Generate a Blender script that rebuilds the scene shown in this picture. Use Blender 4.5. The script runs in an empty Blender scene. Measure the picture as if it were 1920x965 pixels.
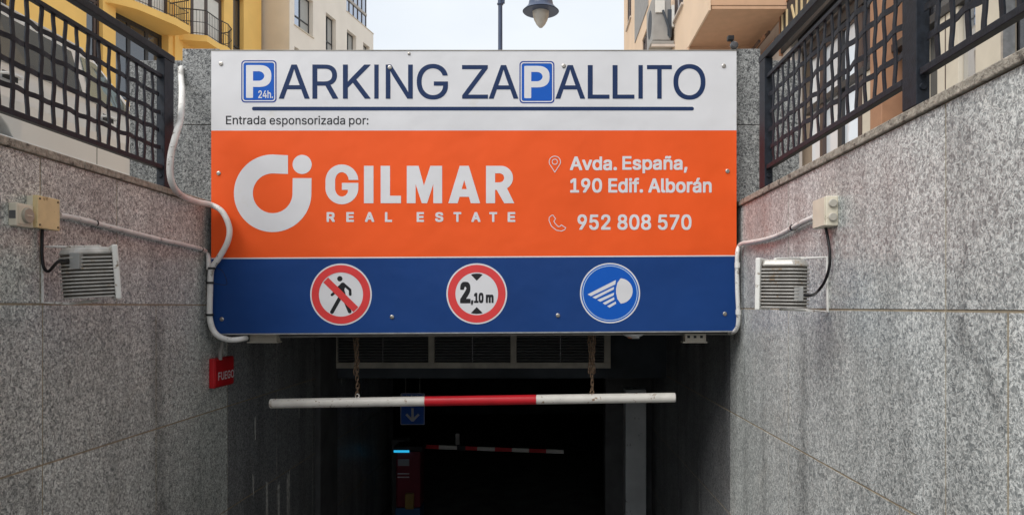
import bpy, bmesh, math, random, os
from mathutils import Vector, Matrix
from mathutils.geometry import tessellate_polygon, delaunay_2d_cdt
random.seed(7)
S = bpy.context.scene
COL = S.collection
R = math.radians

# ------------------------------------------------------------------ camera
# World: eye at the origin, +Y down the ramp towards the portal, 1 unit = 1 m.
F = 1387.0            # focal length in photo pixels (26 mm on a 36 mm frame)
VX, VY = 1017.0, 574.0
cam = bpy.data.objects.new('camera', bpy.data.cameras.new('camera'))
COL.objects.link(cam)
cam.data.sensor_width = 36
cam.data.lens = F / 1920 * 36
cam.rotation_euler = (R(90), 0, 0)
cam.data.shift_x = -(VX - 960) / 1920
cam.data.shift_y = (VY - 482.5) / 1920
cam.data.clip_start = 0.05
cam.data.clip_end = 1500
S.camera = cam

# ------------------------------------------------------------------ light
SUN_EL, SUN_AZ = R(52), R(-138)       # azimuth from +Y towards +X: light from the left and behind
w = bpy.data.worlds.new('World'); S.world = w; w.use_nodes = True
nt = w.node_tree; nt.nodes.clear()
out = nt.nodes.new('ShaderNodeOutputWorld'); bg = nt.nodes.new('ShaderNodeBackground')
sky = nt.nodes.new('ShaderNodeTexSky'); sky.sky_type = 'NISHITA'; sky.sun_disc = False
sky.sun_elevation = SUN_EL; sky.sun_rotation = SUN_AZ
sky.air_density = 1.0; sky.dust_density = 2.5; sky.ozone_density = 1.0
tc = nt.nodes.new('ShaderNodeTexCoord')
mp = nt.nodes.new('ShaderNodeMapping'); mp.inputs['Scale'].default_value = (1, 1, 2.2)
nz = nt.nodes.new('ShaderNodeTexNoise'); nz.inputs['Scale'].default_value = 2.3; nz.inputs['Detail'].default_value = 5
cr = nt.nodes.new('ShaderNodeMapRange'); cr.inputs[1].default_value = .38; cr.inputs[2].default_value = .62
cr.inputs[3].default_value = .82; cr.inputs[4].default_value = .97
mx = nt.nodes.new('ShaderNodeMix'); mx.data_type = 'RGBA'
mx.inputs[7].default_value = (5.4, 5.7, 6.0, 1)      # thin white veil of high cloud
nt.links.new(tc.outputs['Generated'], mp.inputs[0]); nt.links.new(mp.outputs[0], nz.inputs['Vector'])
nt.links.new(nz.outputs[0], cr.inputs[0]); nt.links.new(cr.outputs[0], mx.inputs[0])
nt.links.new(sky.outputs[0], mx.inputs[6]); nt.links.new(mx.outputs[2], bg.inputs[0])
bg.inputs[1].default_value = 0.10
nt.links.new(bg.outputs[0], out.inputs[0])
sl = bpy.data.lights.new('sun', 'SUN'); sl.energy = 1.5; sl.angle = R(40); sl.color = (1, .97, .93)
so = bpy.data.objects.new('sun', sl); COL.objects.link(so)
sdir = Vector((math.sin(SUN_AZ) * math.cos(SUN_EL), math.cos(SUN_AZ) * math.cos(SUN_EL), math.sin(SUN_EL)))
so.rotation_euler = sdir.to_track_quat('Z', 'Y').to_euler()
S.view_settings.view_transform = 'Standard'
S.view_settings.look = 'None'
S.view_settings.exposure = 0.78
S.view_settings.gamma = 1.0

# ------------------------------------------------------------------ materials
MATS = {}
def pr(name, col, rough=.6, metal=0., spec=.4, var=0., vscale=6., bump=0., bscale=60., emit=None, coat=0., dirt=None, bdist=.01):
    """Principled paint with optional colour variation (fraction), bump and dirt (colour, amount, scale)."""
    if name in MATS: return MATS[name]
    m = bpy.data.materials.new(name); m.use_nodes = True
    t = m.node_tree; b = t.nodes['Principled BSDF']
    b.inputs['Base Color'].default_value = (*col, 1); b.inputs['Roughness'].default_value = rough
    b.inputs['Metallic'].default_value = metal; b.inputs['Specular IOR Level'].default_value = spec
    if coat: b.inputs['Coat Weight'].default_value = coat; b.inputs['Coat Roughness'].default_value = .05
    if emit: b.inputs['Emission Color'].default_value = (*emit[0], 1); b.inputs['Emission Strength'].default_value = emit[1]
    g = t.nodes.new('ShaderNodeNewGeometry')
    last = None
    if var:
        n = t.nodes.new('ShaderNodeTexNoise'); n.inputs['Scale'].default_value = vscale; n.inputs['Detail'].default_value = 4
        t.links.new(g.outputs['Position'], n.inputs['Vector'])
        r = t.nodes.new('ShaderNodeMapRange'); r.inputs[1].default_value = .3; r.inputs[2].default_value = .7
        r.inputs[3].default_value = 1 - var; r.inputs[4].default_value = 1 + var
        h = t.nodes.new('ShaderNodeVectorMath'); h.operation = 'SCALE'; h.inputs[0].default_value = col
        t.links.new(n.outputs[0], r.inputs[0]); t.links.new(r.outputs[0], h.inputs['Scale'])
        last = h.outputs[0]; t.links.new(last, b.inputs['Base Color'])
    if dirt:
        n = t.nodes.new('ShaderNodeTexNoise'); n.inputs['Scale'].default_value = dirt[2]; n.inputs['Detail'].default_value = 6
        n.inputs['Roughness'].default_value = .7
        t.links.new(g.outputs['Position'], n.inputs['Vector'])
        r = t.nodes.new('ShaderNodeMapRange'); r.inputs[1].default_value = 1 - dirt[1] - .06; r.inputs[2].default_value = 1 - dirt[1]
        t.links.new(n.outputs[0], r.inputs[0])
        x = t.nodes.new('ShaderNodeMix'); x.data_type = 'RGBA'
        x.inputs[6].default_value = (*col, 1); x.inputs[7].default_value = (*dirt[0], 1)
        if last: t.links.new(last, x.inputs[6])
        t.links.new(r.outputs[0], x.inputs[0]); t.links.new(x.outputs[2], b.inputs['Base Color'])
    if bump:
        n = t.nodes.new('ShaderNodeTexNoise'); n.inputs['Scale'].default_value = bscale; n.inputs['Detail'].default_value = 3
        t.links.new(g.outputs['Position'], n.inputs['Vector'])
        u = t.nodes.new('ShaderNodeBump'); u.inputs['Strength'].default_value = bump; u.inputs['Distance'].default_value = bdist
        t.links.new(n.outputs[0], u.inputs['Height']); t.links.new(u.outputs[0], b.inputs['Normal'])
    MATS[name] = m
    return m

def granite(name, lo, hi, rough=.33, stain=.35, sc=1., tint=(1, 1, 1), warm=0., streaks=()):
    """Grey granite: interlocking pale and dark grains, slab to slab variation, run-off stains."""
    m = bpy.data.materials.new(name); m.use_nodes = True
    t = m.node_tree; b = t.nodes['Principled BSDF']; L = t.links.new
    g = t.nodes.new('ShaderNodeNewGeometry'); oi = t.nodes.new('ShaderNodeObjectInfo')
    off = t.nodes.new('ShaderNodeVectorMath'); off.operation = 'MULTIPLY_ADD'
    off.inputs[1].default_value = (1, 1, 1)
    sc3 = t.nodes.new('ShaderNodeVectorMath'); sc3.operation = 'SCALE'; sc3.inputs[0].default_value = (3, 7, 5)
    L(oi.outputs['Random'], sc3.inputs['Scale']); L(g.outputs['Position'], off.inputs[0]); L(sc3.outputs[0], off.inputs[2])
    def noise(scale, det=2, dist=0., src=None, rg=.5):
        n = t.nodes.new('ShaderNodeTexNoise'); n.inputs['Scale'].default_value = scale
        n.inputs['Detail'].default_value = det; n.inputs['Distortion'].default_value = dist; n.inputs['Roughness'].default_value = rg
        L(src or off.outputs[0], n.inputs['Vector']); return n.outputs[0]
    def rng(src, a, c, p=0., q=1.):
        r = t.nodes.new('ShaderNodeMapRange'); r.inputs[1].default_value = a; r.inputs[2].default_value = c
        r.inputs[3].default_value = p; r.inputs[4].default_value = q; L(src, r.inputs[0]); return r.outputs[0]
    def mth(op, a, c=None):
        n = t.nodes.new('ShaderNodeMath'); n.operation = op
        for i, v in enumerate((a, c)):
            if v is None: continue
            if isinstance(v, (int, float)): n.inputs[i].default_value = v
            else: L(v, n.inputs[i])
        return n.outputs[0]
    n1 = noise(33 * sc, 1.5, 1.5)
    ridge = rng(mth('ABSOLUTE', mth('SUBTRACT', n1, .5)), .012, .07, 1, 0)       # thin pale veins between grains
    grains = rng(noise(44 * sc, 2, .8), .40, .60)
    v = t.nodes.new('ShaderNodeTexVoronoi'); v.inputs['Scale'].default_value = 75 * sc; L(off.outputs[0], v.inputs['Vector'])
    sp = t.nodes.new('ShaderNodeSeparateColor'); L(v.outputs['Color'], sp.inputs[0])
    fac = mth('ADD', mth('MULTIPLY', ridge, .55), mth('ADD', mth('MULTIPLY', grains, .34), mth('MULTIPLY', sp.outputs[0], .22)))
    fac = rng(fac, .06, .92)
    ramp = t.nodes.new('ShaderNodeMix'); ramp.data_type = 'RGBA'
    ramp.inputs[6].default_value = (*[c * k for c, k in zip(lo, tint)], 1); ramp.inputs[7].default_value = (*[c * k for c, k in zip(hi, tint)], 1)
    L(fac, ramp.inputs[0])
    # run-off streaks: stretched vertically, not tied to slabs
    ms = t.nodes.new('ShaderNodeMapping'); ms.inputs['Scale'].default_value = (2.6, 2.6, .28); L(g.outputs['Position'], ms.inputs[0])
    st = rng(noise(1.0, 5, .4, ms.outputs[0], .6), .44, .66)
    big = rng(noise(.8, 3, 0, g.outputs['Position']), .35, .65, 1.06, .86)
    slab = rng(oi.outputs['Random'], 0, 1, .89, 1.08)
    k = mth('MULTIPLY', mth('MULTIPLY', big, slab), mth('SUBTRACT', 1.0, mth('MULTIPLY', st, stain)))
    if streaks:               # dark streaks: (y, z) start, (y, z) end, half width, strength
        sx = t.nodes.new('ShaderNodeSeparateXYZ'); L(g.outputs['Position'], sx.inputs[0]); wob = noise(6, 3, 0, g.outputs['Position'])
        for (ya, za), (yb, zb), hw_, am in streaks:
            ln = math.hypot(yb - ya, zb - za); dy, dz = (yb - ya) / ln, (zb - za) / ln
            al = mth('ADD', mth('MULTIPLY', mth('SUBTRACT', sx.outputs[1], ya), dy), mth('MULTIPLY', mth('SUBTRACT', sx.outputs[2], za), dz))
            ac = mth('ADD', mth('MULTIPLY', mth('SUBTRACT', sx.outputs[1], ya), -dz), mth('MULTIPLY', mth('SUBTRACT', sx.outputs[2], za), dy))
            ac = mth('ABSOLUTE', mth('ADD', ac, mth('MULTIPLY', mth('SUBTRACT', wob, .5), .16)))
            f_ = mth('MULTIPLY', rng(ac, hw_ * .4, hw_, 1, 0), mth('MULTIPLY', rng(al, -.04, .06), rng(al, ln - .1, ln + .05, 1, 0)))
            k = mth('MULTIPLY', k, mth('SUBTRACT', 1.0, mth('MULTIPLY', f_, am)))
    sc2 = t.nodes.new('ShaderNodeVectorMath'); sc2.operation = 'SCALE'; L(ramp.outputs[2], sc2.inputs[0]); L(k, sc2.inputs['Scale'])
    last = sc2.outputs[0]
    # rusty blotches
    rb = mth('MULTIPLY', rng(noise(1.7, 5, .5, g.outputs['Position'], .65), .56, .70), .22 + warm)
    x = t.nodes.new('ShaderNodeMix'); x.data_type = 'RGBA'; x.blend_type = 'MULTIPLY'
    x.inputs[7].default_value = (1.0, .90, .82, 1); L(rb, x.inputs[0]); L(last, x.inputs[6])
    L(x.outputs[2], b.inputs['Base Color'])
    rr = rng(noise(3, 3, 0, g.outputs['Position']), .3, .7, rough - .07, rough + .1); L(rr, b.inputs['Roughness'])
    u = t.nodes.new('ShaderNodeBump'); u.inputs['Strength'].default_value = .25; u.inputs['Distance'].default_value = .002
    L(fac, u.inputs['Height']); L(u.outputs[0], b.inputs['Normal'])
    b.inputs['Specular IOR Level'].default_value = .32
    return m

GR_L = granite('granite_grey', (.19, .205, .20), (.96, .99, .95), stain=.26, streaks=[((5.42, -.1), (5.5, -1.9), .12, .25), ((4.1, -.9), (4.08, -1.7), .05, .25)])
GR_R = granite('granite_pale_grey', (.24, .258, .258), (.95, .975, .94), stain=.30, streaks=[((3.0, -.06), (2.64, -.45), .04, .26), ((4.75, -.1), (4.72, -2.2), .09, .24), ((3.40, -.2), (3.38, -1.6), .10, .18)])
GR_P = granite('granite_pilaster', (.05, .052, .055), (.46, .47, .46), sc=1.1)
GR_IN = granite('granite_inner_dark', (.10, .105, .11), (.42, .425, .43), stain=.45, rough=.4)  # darker tone for the slabs past the portal
GROUT = pr('grout_tan', (.36, .30, .215), .9, var=.25, vscale=20)
COPE = pr('coping_stone', (.36, .325, .27), .75, var=.35, vscale=28, bump=.8, bscale=70, dirt=((.10, .085, .07), .38, 16))
CONC = pr('concrete_dark', (.10, .10, .10), .85, var=.3, vscale=2.5, bump=.3, bscale=20)
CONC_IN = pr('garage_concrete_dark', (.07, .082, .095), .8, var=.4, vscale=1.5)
ASPH = pr('asphalt', (.05, .05, .052), .9, var=.25, vscale=9, bump=.6, bscale=120)
RAMPM = pr('ramp_concrete', (.11, .11, .108), .85, var=.3, vscale=3, bump=.6, bscale=60)
PAVE = pr('pavement_tiles', (.50, .47, .42), .85, var=.2, vscale=4, bump=.4, bscale=50)
STEEL = pr('rail_black_paint', (.013, .017, .025), .55, spec=.3, var=.35, vscale=30, bump=.15, bscale=90, dirt=((.045, .05, .06), .28, 9))
SIGNW = pr('sign_white', (.72, .72, .74), .5, spec=.22, var=.035, vscale=1.7, dirt=((.70, .69, .68), .31, 3), bump=1.0, bscale=1.7, bdist=.022)
SIGNO = pr('sign_orange', (.88, .108, .017), .5, spec=.22, var=.05, vscale=1.3, bump=1.0, bscale=1.7, bdist=.022)
SIGNB = pr('sign_blue', (.008, .048, .20), .5, spec=.22, var=.10, vscale=1.4, bump=1.0, bscale=1.7, bdist=.022)
INKN = pr('ink_navy', (.014, .034, .105), .5, spec=.2)
INKK = pr('ink_black', (.012, .012, .014), .4)
BRIGHTB = pr('sign_bright_blue', (.003, .10, .50), .45, spec=.25)
REDS = pr('sign_red', (.72, .055, .055), .3, var=.05)
ALU = pr('aluminium_trim', (.52, .52, .52), .35, metal=.8, var=.2, vscale=15)
SCREW = pr('screw_steel', (.45, .42, .38), .35, metal=.9)
PVC = pr('conduit_grey_plastic', (.74, .73, .70), .45, var=.10, vscale=9, dirt=((.27, .25, .22), .36, 14))
PVCD = pr('conduit_dirty_plastic', (.30, .29, .27), .5, var=.15, vscale=9)
BLACK = pr('black_rubber', (.012, .012, .014), .45)
CREAMB = pr('box_cream_plastic', (.74, .68, .55), .45, var=.06, vscale=12, dirt=((.34, .29, .2), .33, 16))
YELB = pr('box_yellowed_plastic', (.78, .62, .34), .45, var=.08, vscale=12, dirt=((.35, .25, .12), .33, 16))
LENS = pr('grey_insert', (.12, .12, .12), .3)
FLOOD = pr('flood_aluminium', (.47, .45, .42), .4, metal=.25, var=.2, vscale=18, dirt=((.38, .30, .22), .36, 16))
FLOODP = pr('flood_rim_paint', (.80, .79, .75), .45, dirt=((.28, .22, .16), .36, 20))
REDBOX = pr('fire_box_red', (.52, .012, .018), .35, var=.12, vscale=8)
WHITEP = pr('bar_white_paint', (.78, .75, .69), .4, var=.08, vscale=8, dirt=((.30, .19, .11), .335, 18))
REDP = pr('bar_red_paint', (.60, .018, .028), .35, var=.12, vscale=6)
RUST = pr('rusty_chain', (.19, .125, .08), .8, metal=.2, var=.5, vscale=60)
VENTM = pr('vent_frame_paint', (.62, .57, .48), .5, var=.2, vscale=5)
VENTS = pr('vent_slat_metal', (.30, .30, .31), .45, metal=.4)
YEL = pr('stucco_ochre_yellow', (.93, .59, .18), .85, var=.05, vscale=1.2, bump=.3, bscale=30)
BEIGE = pr('stucco_beige', (.66, .57, .45), .85, var=.06, vscale=1, bump=.3, bscale=30)
CREAM = pr('stucco_cream', (.88, .79, .68), .85, var=.04, vscale=.9, bump=.3, bscale=30)
PEACH = pr('stucco_peach', (.75, .58, .43), .85, var=.05, vscale=1.1, bump=.3, bscale=30)
PEACHG = pr('stucco_grey_beige', (.56, .50, .45), .85, var=.06)
SOFF = pr('soffit_terracotta_wall_shade', (.60, .385, .25), .85, var=.05)
FRAMEB = pr('window_frame_brown', (.075, .05, .042), .45)
FRAMED = pr('window_frame_dark', (.03, .03, .032), .4)
COLBR = pr('column_brown', (.36, .19, .11), .6, var=.1)
CURT = pr('curtain_pale', (.70, .68, .63), .9, var=.05)
BLIND = pr('shutter_grey', (.42, .41, .38), .7, var=.05)
CARP = pr('car_silver_white', (.82, .82, .80), .25, coat=1.0)
TYRE = pr('tyre_rubber', (.015, .015, .016), .8)
RIM = pr('wheel_alloy', (.45, .45, .46), .3, metal=.9)
LAMPB = pr('lamp_blue_grey_paint', (.055, .075, .13), .35, var=.1)
LAMPG = pr('lamp_diffuser', (.52, .49, .44), .35, var=.12, vscale=9)
GOLD = pr('shop_letter_cream', (.66, .52, .30), .5)
SHOPK = pr('shop_fascia_black', (.03, .03, .032), .5)
ACM = pr('ac_casing', (.31, .30, .285), .5, var=.1)
ACD = pr('ac_dark', (.05, .06, .075), .6)
CYAN = pr('display_cyan', (.02, .2, .3), .4, emit=((.03, .5, .9), .5))

def glass(name, tint, refl, body):
    """Coated window glass: reflects sky and houses, shows a dark or pale inside."""
    m = bpy.data.materials.new(name); m.use_nodes = True; t = m.node_tree
    b = t.nodes['Principled BSDF']; b.inputs['Base Color'].default_value = (*body, 1); b.inputs['Roughness'].default_value = .25
    gl = t.nodes.new('ShaderNodeBsdfGlossy'); gl.inputs['Color'].default_value = (*tint, 1); gl.inputs['Roughness'].default_value = .02
    n = t.nodes.new('ShaderNodeTexNoise'); n.inputs['Scale'].default_value = 1.3
    g = t.nodes.new('ShaderNodeNewGeometry'); t.links.new(g.outputs['Position'], n.inputs['Vector'])
    u = t.nodes.new('ShaderNodeBump'); u.inputs['Strength'].default_value = .25; u.inputs['Distance'].default_value = .02
    t.links.new(n.outputs[0], u.inputs['Height']); t.links.new(u.outputs[0], gl.inputs['Normal'])
    x = t.nodes.new('ShaderNodeMixShader'); x.inputs[0].default_value = refl
    t.links.new(b.outputs[0], x.inputs[1]); t.links.new(gl.outputs[0], x.inputs[2])
    t.links.new(x.outputs[0], t.nodes['Material Output'].inputs[0]); MATS[name] = m
    return m
GL_SHOP = glass('glass_shop', (.92, .95, 1), .72, (.03, .03, .035))
GL_WIN = glass('glass_window', (.85, .9, 1), .55, (.06, .07, .08))
GL_PALE = glass('glass_pale_white', (.9, .95, 1), .25, (.80, .85, .90))  # panes with a pale blue-white body colour
GL_CARD = glass('glass_car_dark', (.7, .78, .75), .07, (.03, .035, .035))
GL_DARK = glass('glass_dark', (.8, .85, .9), .12, (.03, .03, .035))
GL_CAR = glass('glass_car', (.70, .82, .74), .30, (.03, .05, .038))

# ------------------------------------------------------------------ helpers
def tag(o, label=None, cat=None, group=None, kind=None):
    if label: o['label'] = label
    if cat: o['category'] = cat
    if group: o['group'] = group
    if kind: o['kind'] = kind
    return o
def thing(name, label, cat, loc=(0, 0, 0), rz=0, group=None):
    o = bpy.data.objects.new(name, None); COL.objects.link(o); o.location = loc; o.rotation_euler = (0, 0, rz)
    o.empty_display_size = .1
    return tag(o, label, cat, group)
class MB:
    def __init__(s): s.v = []; s.f = []
    def box(s, a, b):
        x0, x1 = sorted((a[0], b[0])); y0, y1 = sorted((a[1], b[1])); z0, z1 = sorted((a[2], b[2])); n = len(s.v)
        s.v += [(x0, y0, z0), (x1, y0, z0), (x1, y1, z0), (x0, y1, z0), (x0, y0, z1), (x1, y0, z1), (x1, y1, z1), (x0, y1, z1)]
        s.f += [tuple(n + i for i in q) for q in ((3, 2, 1, 0), (4, 5, 6, 7), (0, 1, 5, 4), (1, 2, 6, 5), (2, 3, 7, 6), (3, 0, 4, 7))]
        return s
    def poly(s, base, top):
        n = len(s.v); k = len(base); s.v += [tuple(p) for p in base] + [tuple(p) for p in top]
        s.f.append(tuple(n + i for i in reversed(range(k)))); s.f.append(tuple(n + k + i for i in range(k)))
        s.f += [(n + i, n + (i + 1) % k, n + k + (i + 1) % k, n + k + i) for i in range(k)]
        return s
    def tube(s, pts, r, seg=10, cap=True, sub=0):
        P = [Vector(p) for p in pts]
        if sub:
            Q = []
            for i in range(len(P) - 1):
                p0 = P[max(i - 1, 0)]; p1 = P[i]; p2 = P[i + 1]; p3 = P[min(i + 2, len(P) - 1)]
                for j in range(sub):
                    t = j / sub
                    Q.append(.5 * ((2 * p1) + (p2 - p0) * t + (2 * p0 - 5 * p1 + 4 * p2 - p3) * t * t + (3 * p1 - p0 - 3 * p2 + p3) * t ** 3))
            P = Q + [P[-1]]
        T = [(P[min(i + 1, len(P) - 1)] - P[max(i - 1, 0)]).normalized() for i in range(len(P))]
        up = Vector((0, 0, 1)) if abs(T[0].z) < .9 else Vector((1, 0, 0))
        nn = (up - T[0] * up.dot(T[0])).normalized(); n = len(s.v)
        for i, (p, t) in enumerate(zip(P, T)):
            nn = (nn - t * nn.dot(t)).normalized(); bb = t.cross(nn)
            rr = r[i] if isinstance(r, (list, tuple)) else r
            s.v += [tuple(p + (nn * math.cos(a) + bb * math.sin(a)) * rr) for a in (2 * math.pi * j / seg for j in range(seg))]
        for i in range(len(P) - 1):
            s.f += [(n + i * seg + j, n + i * seg + (j + 1) % seg, n + (i + 1) * seg + (j + 1) % seg, n + (i + 1) * seg + j) for j in range(seg)]
        if cap:
            s.f.append(tuple(n + j for j in reversed(range(seg)))); m = n + (len(P) - 1) * seg; s.f.append(tuple(m + j for j in range(seg)))
        return s
    def lathe(s, prof, c=(0, 0, 0), seg=32, axis='z'):
        n = len(s.v)
        for r, h in prof:
            for j in range(seg):
                a = 2 * math.pi * j / seg; x, y = r * math.cos(a), r * math.sin(a)
                p = (x, y, h) if axis == 'z' else ((x, h, y) if axis == 'y' else (h, x, y))
                s.v.append((c[0] + p[0], c[1] + p[1], c[2] + p[2]))
        for i in range(len(prof) - 1):
            s.f += [(n + i * seg + j, n + i * seg + (j + 1) % seg, n + (i + 1) * seg + (j + 1) % seg, n + (i + 1) * seg + j) for j in range(seg)]
        s.f.append(tuple(n + j for j in reversed(range(seg)))); m = n + (len(prof) - 1) * seg; s.f.append(tuple(m + j for j in range(seg)))
        return s
    def xf(s, M): s.v = [tuple(M @ Vector(p)) for p in s.v]; return s
    def mesh(s, name, mat, smooth=False):
        me = bpy.data.meshes.new(name); me.from_pydata(s.v, [], s.f); me.validate()
        bm = bmesh.new(); bm.from_mesh(me); bmesh.ops.recalc_face_normals(bm, faces=bm.faces); bm.to_mesh(me); bm.free()
        me.materials.append(mat)
        if smooth: me.polygons.foreach_set('use_smooth', [True] * len(me.polygons)); me.set_sharp_from_angle(angle=R(35))
        me.update(); return me
    def build(s, name, mat, parent=None, bevel=0., smooth=False):
        o = bpy.data.objects.new(name, s.mesh(name, mat, smooth)); COL.objects.link(o)
        if parent: o.parent = parent
        if bevel: bev(o, bevel)
        return o
def bev(o, wd, seg=2):
    m = o.modifiers.new('bevel', 'BEVEL'); m.width = wd; m.segments = seg; m.limit_method = 'ANGLE'; m.angle_limit = R(40)
def inst(name, me, parent, loc=(0, 0, 0), rot=(0, 0, 0), scale=(1, 1, 1)):
    o = bpy.data.objects.new(name, me); COL.objects.link(o); o.parent = parent
    o.location = loc; o.rotation_euler = rot; o.scale = scale; return o
def at(px, py, d): return Vector(((px - VX) / F * d, d, (VY - py) / F * d))      # photo pixel -> point at depth d

XL, XR = -2.83, 1.673          # faces of the two retaining walls
ZC = 0.845                     # underside of the coping
ZS = 0.74                      # street level
YP = 6.35                      # face of the portal
def floor_z(y): return max(-1.6 - .18 * y, -3.78)

# ------------------------------------------------------------------ setting
def ground_sheet():
    m = MB(); B = 700
    x0, x1, y0, y1 = XL - .33, XR + .33, -13.0, YP + .25
    for (a, b, c, d) in ((-B, x0, -B, B), (x1, B, -B, B), (x0, x1, -B, y0), (x0, x1, y1, B)):
        n = len(m.v); m.v += [(a, c, ZS), (b, c, ZS), (b, d, ZS), (a, d, ZS)]; m.f.append((n, n + 1, n + 2, n + 3))
    return m
tag(ground_sheet().build('street', pr('street_pale_bounce', (.36, .345, .32), .85, var=.2, vscale=3, bump=.4, bscale=40)), kind='structure')  # unseen paving, made pale to bounce light up onto the soffit
for nm, (a, b) in (('pavement', (XL - 1.35, XL - .36)), ('pavement', (XR + .36, 5.2))):
    tag(MB().box((a, -13, ZS + .004), (b, YP + .2, ZS + .11)).build(nm, PAVE, bevel=.01), kind='structure')  # pavement paled too, for the same upward bounce
m = MB(); ys = [-13.0] + [-12 + i for i in range(0, 25)] + [26]
for i in range(len(ys) - 1):
    a, b = ys[i], ys[i + 1]
    X0, X1 = (XL - .2, XR + .2) if b <= 12 else (-8.2, 6.2)
    n = len(m.v); m.v += [(X0, a, floor_z(a)), (X1, a, floor_z(a)), (X1, b, floor_z(b)), (X0, b, floor_z(b))]; m.f.append((n, n + 1, n + 2, n + 3))
tag(m.build('ramp', RAMPM), kind='structure')

def retaining_wall(side, label, xf, mat, rows, copes, seams):
    """side -1 left / +1 right.  Slabs are parts; joints stand 6 mm behind their faces."""
    t = thing('retaining_wall', label, 'wall', (xf, 0, 0))
    g = .006; th = .03; y0, y1 = -12.0, 10.0
    MB().box((side * .0028, -12.9, -4.1), (side * .30, YP + .02, ZC - .002)).build('core', GROUT, t)
    MB().box((side * .0028, YP + .02, -4.1), (side * .30, y1 + 1.9, -.245)).build('core', GROUT, t)
    MB().box((side * .302, -12.9, -4.1), (side * .33, y1, ZS - .01)).build('backing', CONC, t)
    for (z1, z0, js) in rows:
        ed = [y0] + [j for j in js if j > y0] + [y1 + 1.9]
        for a, b in zip(ed[:-1], ed[1:]):
            if z1 < floor_z(a) - .05: continue
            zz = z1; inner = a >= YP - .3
            if b > YP + .1 and z1 > .5: b = min(b, YP)
            if a >= YP: 
                if z1 > -.25: zz = min(z1, -.245)
            if b - a < .05 or zz - z0 < .05: continue
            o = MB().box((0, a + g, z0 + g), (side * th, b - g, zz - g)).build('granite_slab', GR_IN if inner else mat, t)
            o.location.x = random.uniform(-.0008, .0008) * side
    for a, b in zip(copes[:-1], copes[1:]):
        MB().box((-side * .018, a + .003, ZC), (side * .31, b - .003, ZC + .046)).build('coping_stone', COPE, t, bevel=.006)
    return t
lj = lambda o, s: [o + s * i for i in range(-14, 9)]
lrow1 = [-11 + 1.2 * i for i in range(9)] + [.2, 1.45, 2.7, 3.42, 4.17, 4.92, YP]
retaining_wall(-1, 'grey granite slab wall on the left of the ramp, below the fence and the parked car', XL, GR_L,
    [(ZC, .012, lrow1 + [7.6, 8.8]), (.012, -.897, lj(4.19, 1.23)), (-.897, -1.825, lj(4.19, 1.23)), (-1.825, -2.75, lj(4.19, 1.23)), (-2.75, -3.66, lj(4.19, 1.23))],
    [-12.0] + [-11 + 1.3 * i for i in range(9)] + [.6, 1.9, 3.2, 4.55, YP], None)
rr = [-10 + 1.22 * i for i in range(9)] + [.98]
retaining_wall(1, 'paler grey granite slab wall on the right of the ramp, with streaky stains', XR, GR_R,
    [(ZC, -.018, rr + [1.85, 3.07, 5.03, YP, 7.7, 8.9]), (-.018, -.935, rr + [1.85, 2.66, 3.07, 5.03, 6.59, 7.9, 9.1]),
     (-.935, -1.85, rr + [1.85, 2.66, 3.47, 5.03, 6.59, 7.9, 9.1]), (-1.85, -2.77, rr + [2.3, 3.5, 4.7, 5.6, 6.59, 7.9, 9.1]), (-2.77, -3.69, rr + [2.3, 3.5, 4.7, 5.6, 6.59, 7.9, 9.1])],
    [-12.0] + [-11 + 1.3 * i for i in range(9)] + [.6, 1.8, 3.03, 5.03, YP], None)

# portal: parapet of granite slabs over the opening, wider behind the pilasters
ptl = thing('portal_parapet', 'granite parapet across the ramp mouth that carries the big sign', 'wall', (0, YP, -.25))
def pbox(a, b, nm='granite_slab', mat=GR_P, be=.003):
    return MB().box((a[0], a[1] - YP, a[2] + .25), (b[0], b[1] - YP, b[2] + .25)).build(nm, mat, ptl, bevel=be)
xa, xb = at(343, 0, YP).x, at(1425, 0, YP).x
ZT = 2.205
pbox((xa + .03, YP + .02, -.235), (xb - .03, YP + .27, ZT - .03), 'core', CONC, 0)
for sd, (e0, e1) in ((-1, (xa, XL + .06)), (1, (XR - .06, xb))):
    for z0, z1 in ((ZC + .05, 1.55), (1.556, ZT)):
        pbox((e0, YP - .01, z0), (e1, YP + .016, z1))
    sx = (xa, xa + .028) if sd < 0 else (xb - .028, xb)
    pbox((sx[0], YP + .018, ZC + .05), (sx[1], YP + .268, ZT))
xl2, xr2 = at(243, 0, 6.64).x, at(1499, 0, 6.64).x
for a, b in ((xl2, xa - .02), (xa - .014, XL + .1), (XR - .1, xb + .014), (xb + .02, xr2)):
    pbox((a, 6.64, ZS), (b, 6.95, 2.205), 'granite_slab', GR_P)

# tunnel ceiling, lintel and hall walls
def st(nm, mat, *boxes, kind='structure'):
    m = MB()
    for a, b in boxes: m.box(a, b)
    return tag(m.build(nm, mat), kind=kind)
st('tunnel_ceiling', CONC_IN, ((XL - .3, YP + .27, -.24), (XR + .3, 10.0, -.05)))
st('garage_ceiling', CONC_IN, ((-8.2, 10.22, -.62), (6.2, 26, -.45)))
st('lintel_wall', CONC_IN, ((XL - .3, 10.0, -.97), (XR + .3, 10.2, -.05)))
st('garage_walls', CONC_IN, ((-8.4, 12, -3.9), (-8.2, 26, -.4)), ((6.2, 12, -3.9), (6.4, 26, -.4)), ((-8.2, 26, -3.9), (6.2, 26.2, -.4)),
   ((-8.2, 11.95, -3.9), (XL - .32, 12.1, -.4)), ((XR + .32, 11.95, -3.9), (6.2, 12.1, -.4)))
t = thing('concrete_pier', 'dark concrete pier beside the pale column at the foot of the ramp', 'pier', (1.39, 11.25, -3.6))
MB().box((-.43, .08, -.1), (.43, .4, 2.98)).build('shaft', CONC, t, bevel=.01)
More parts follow.
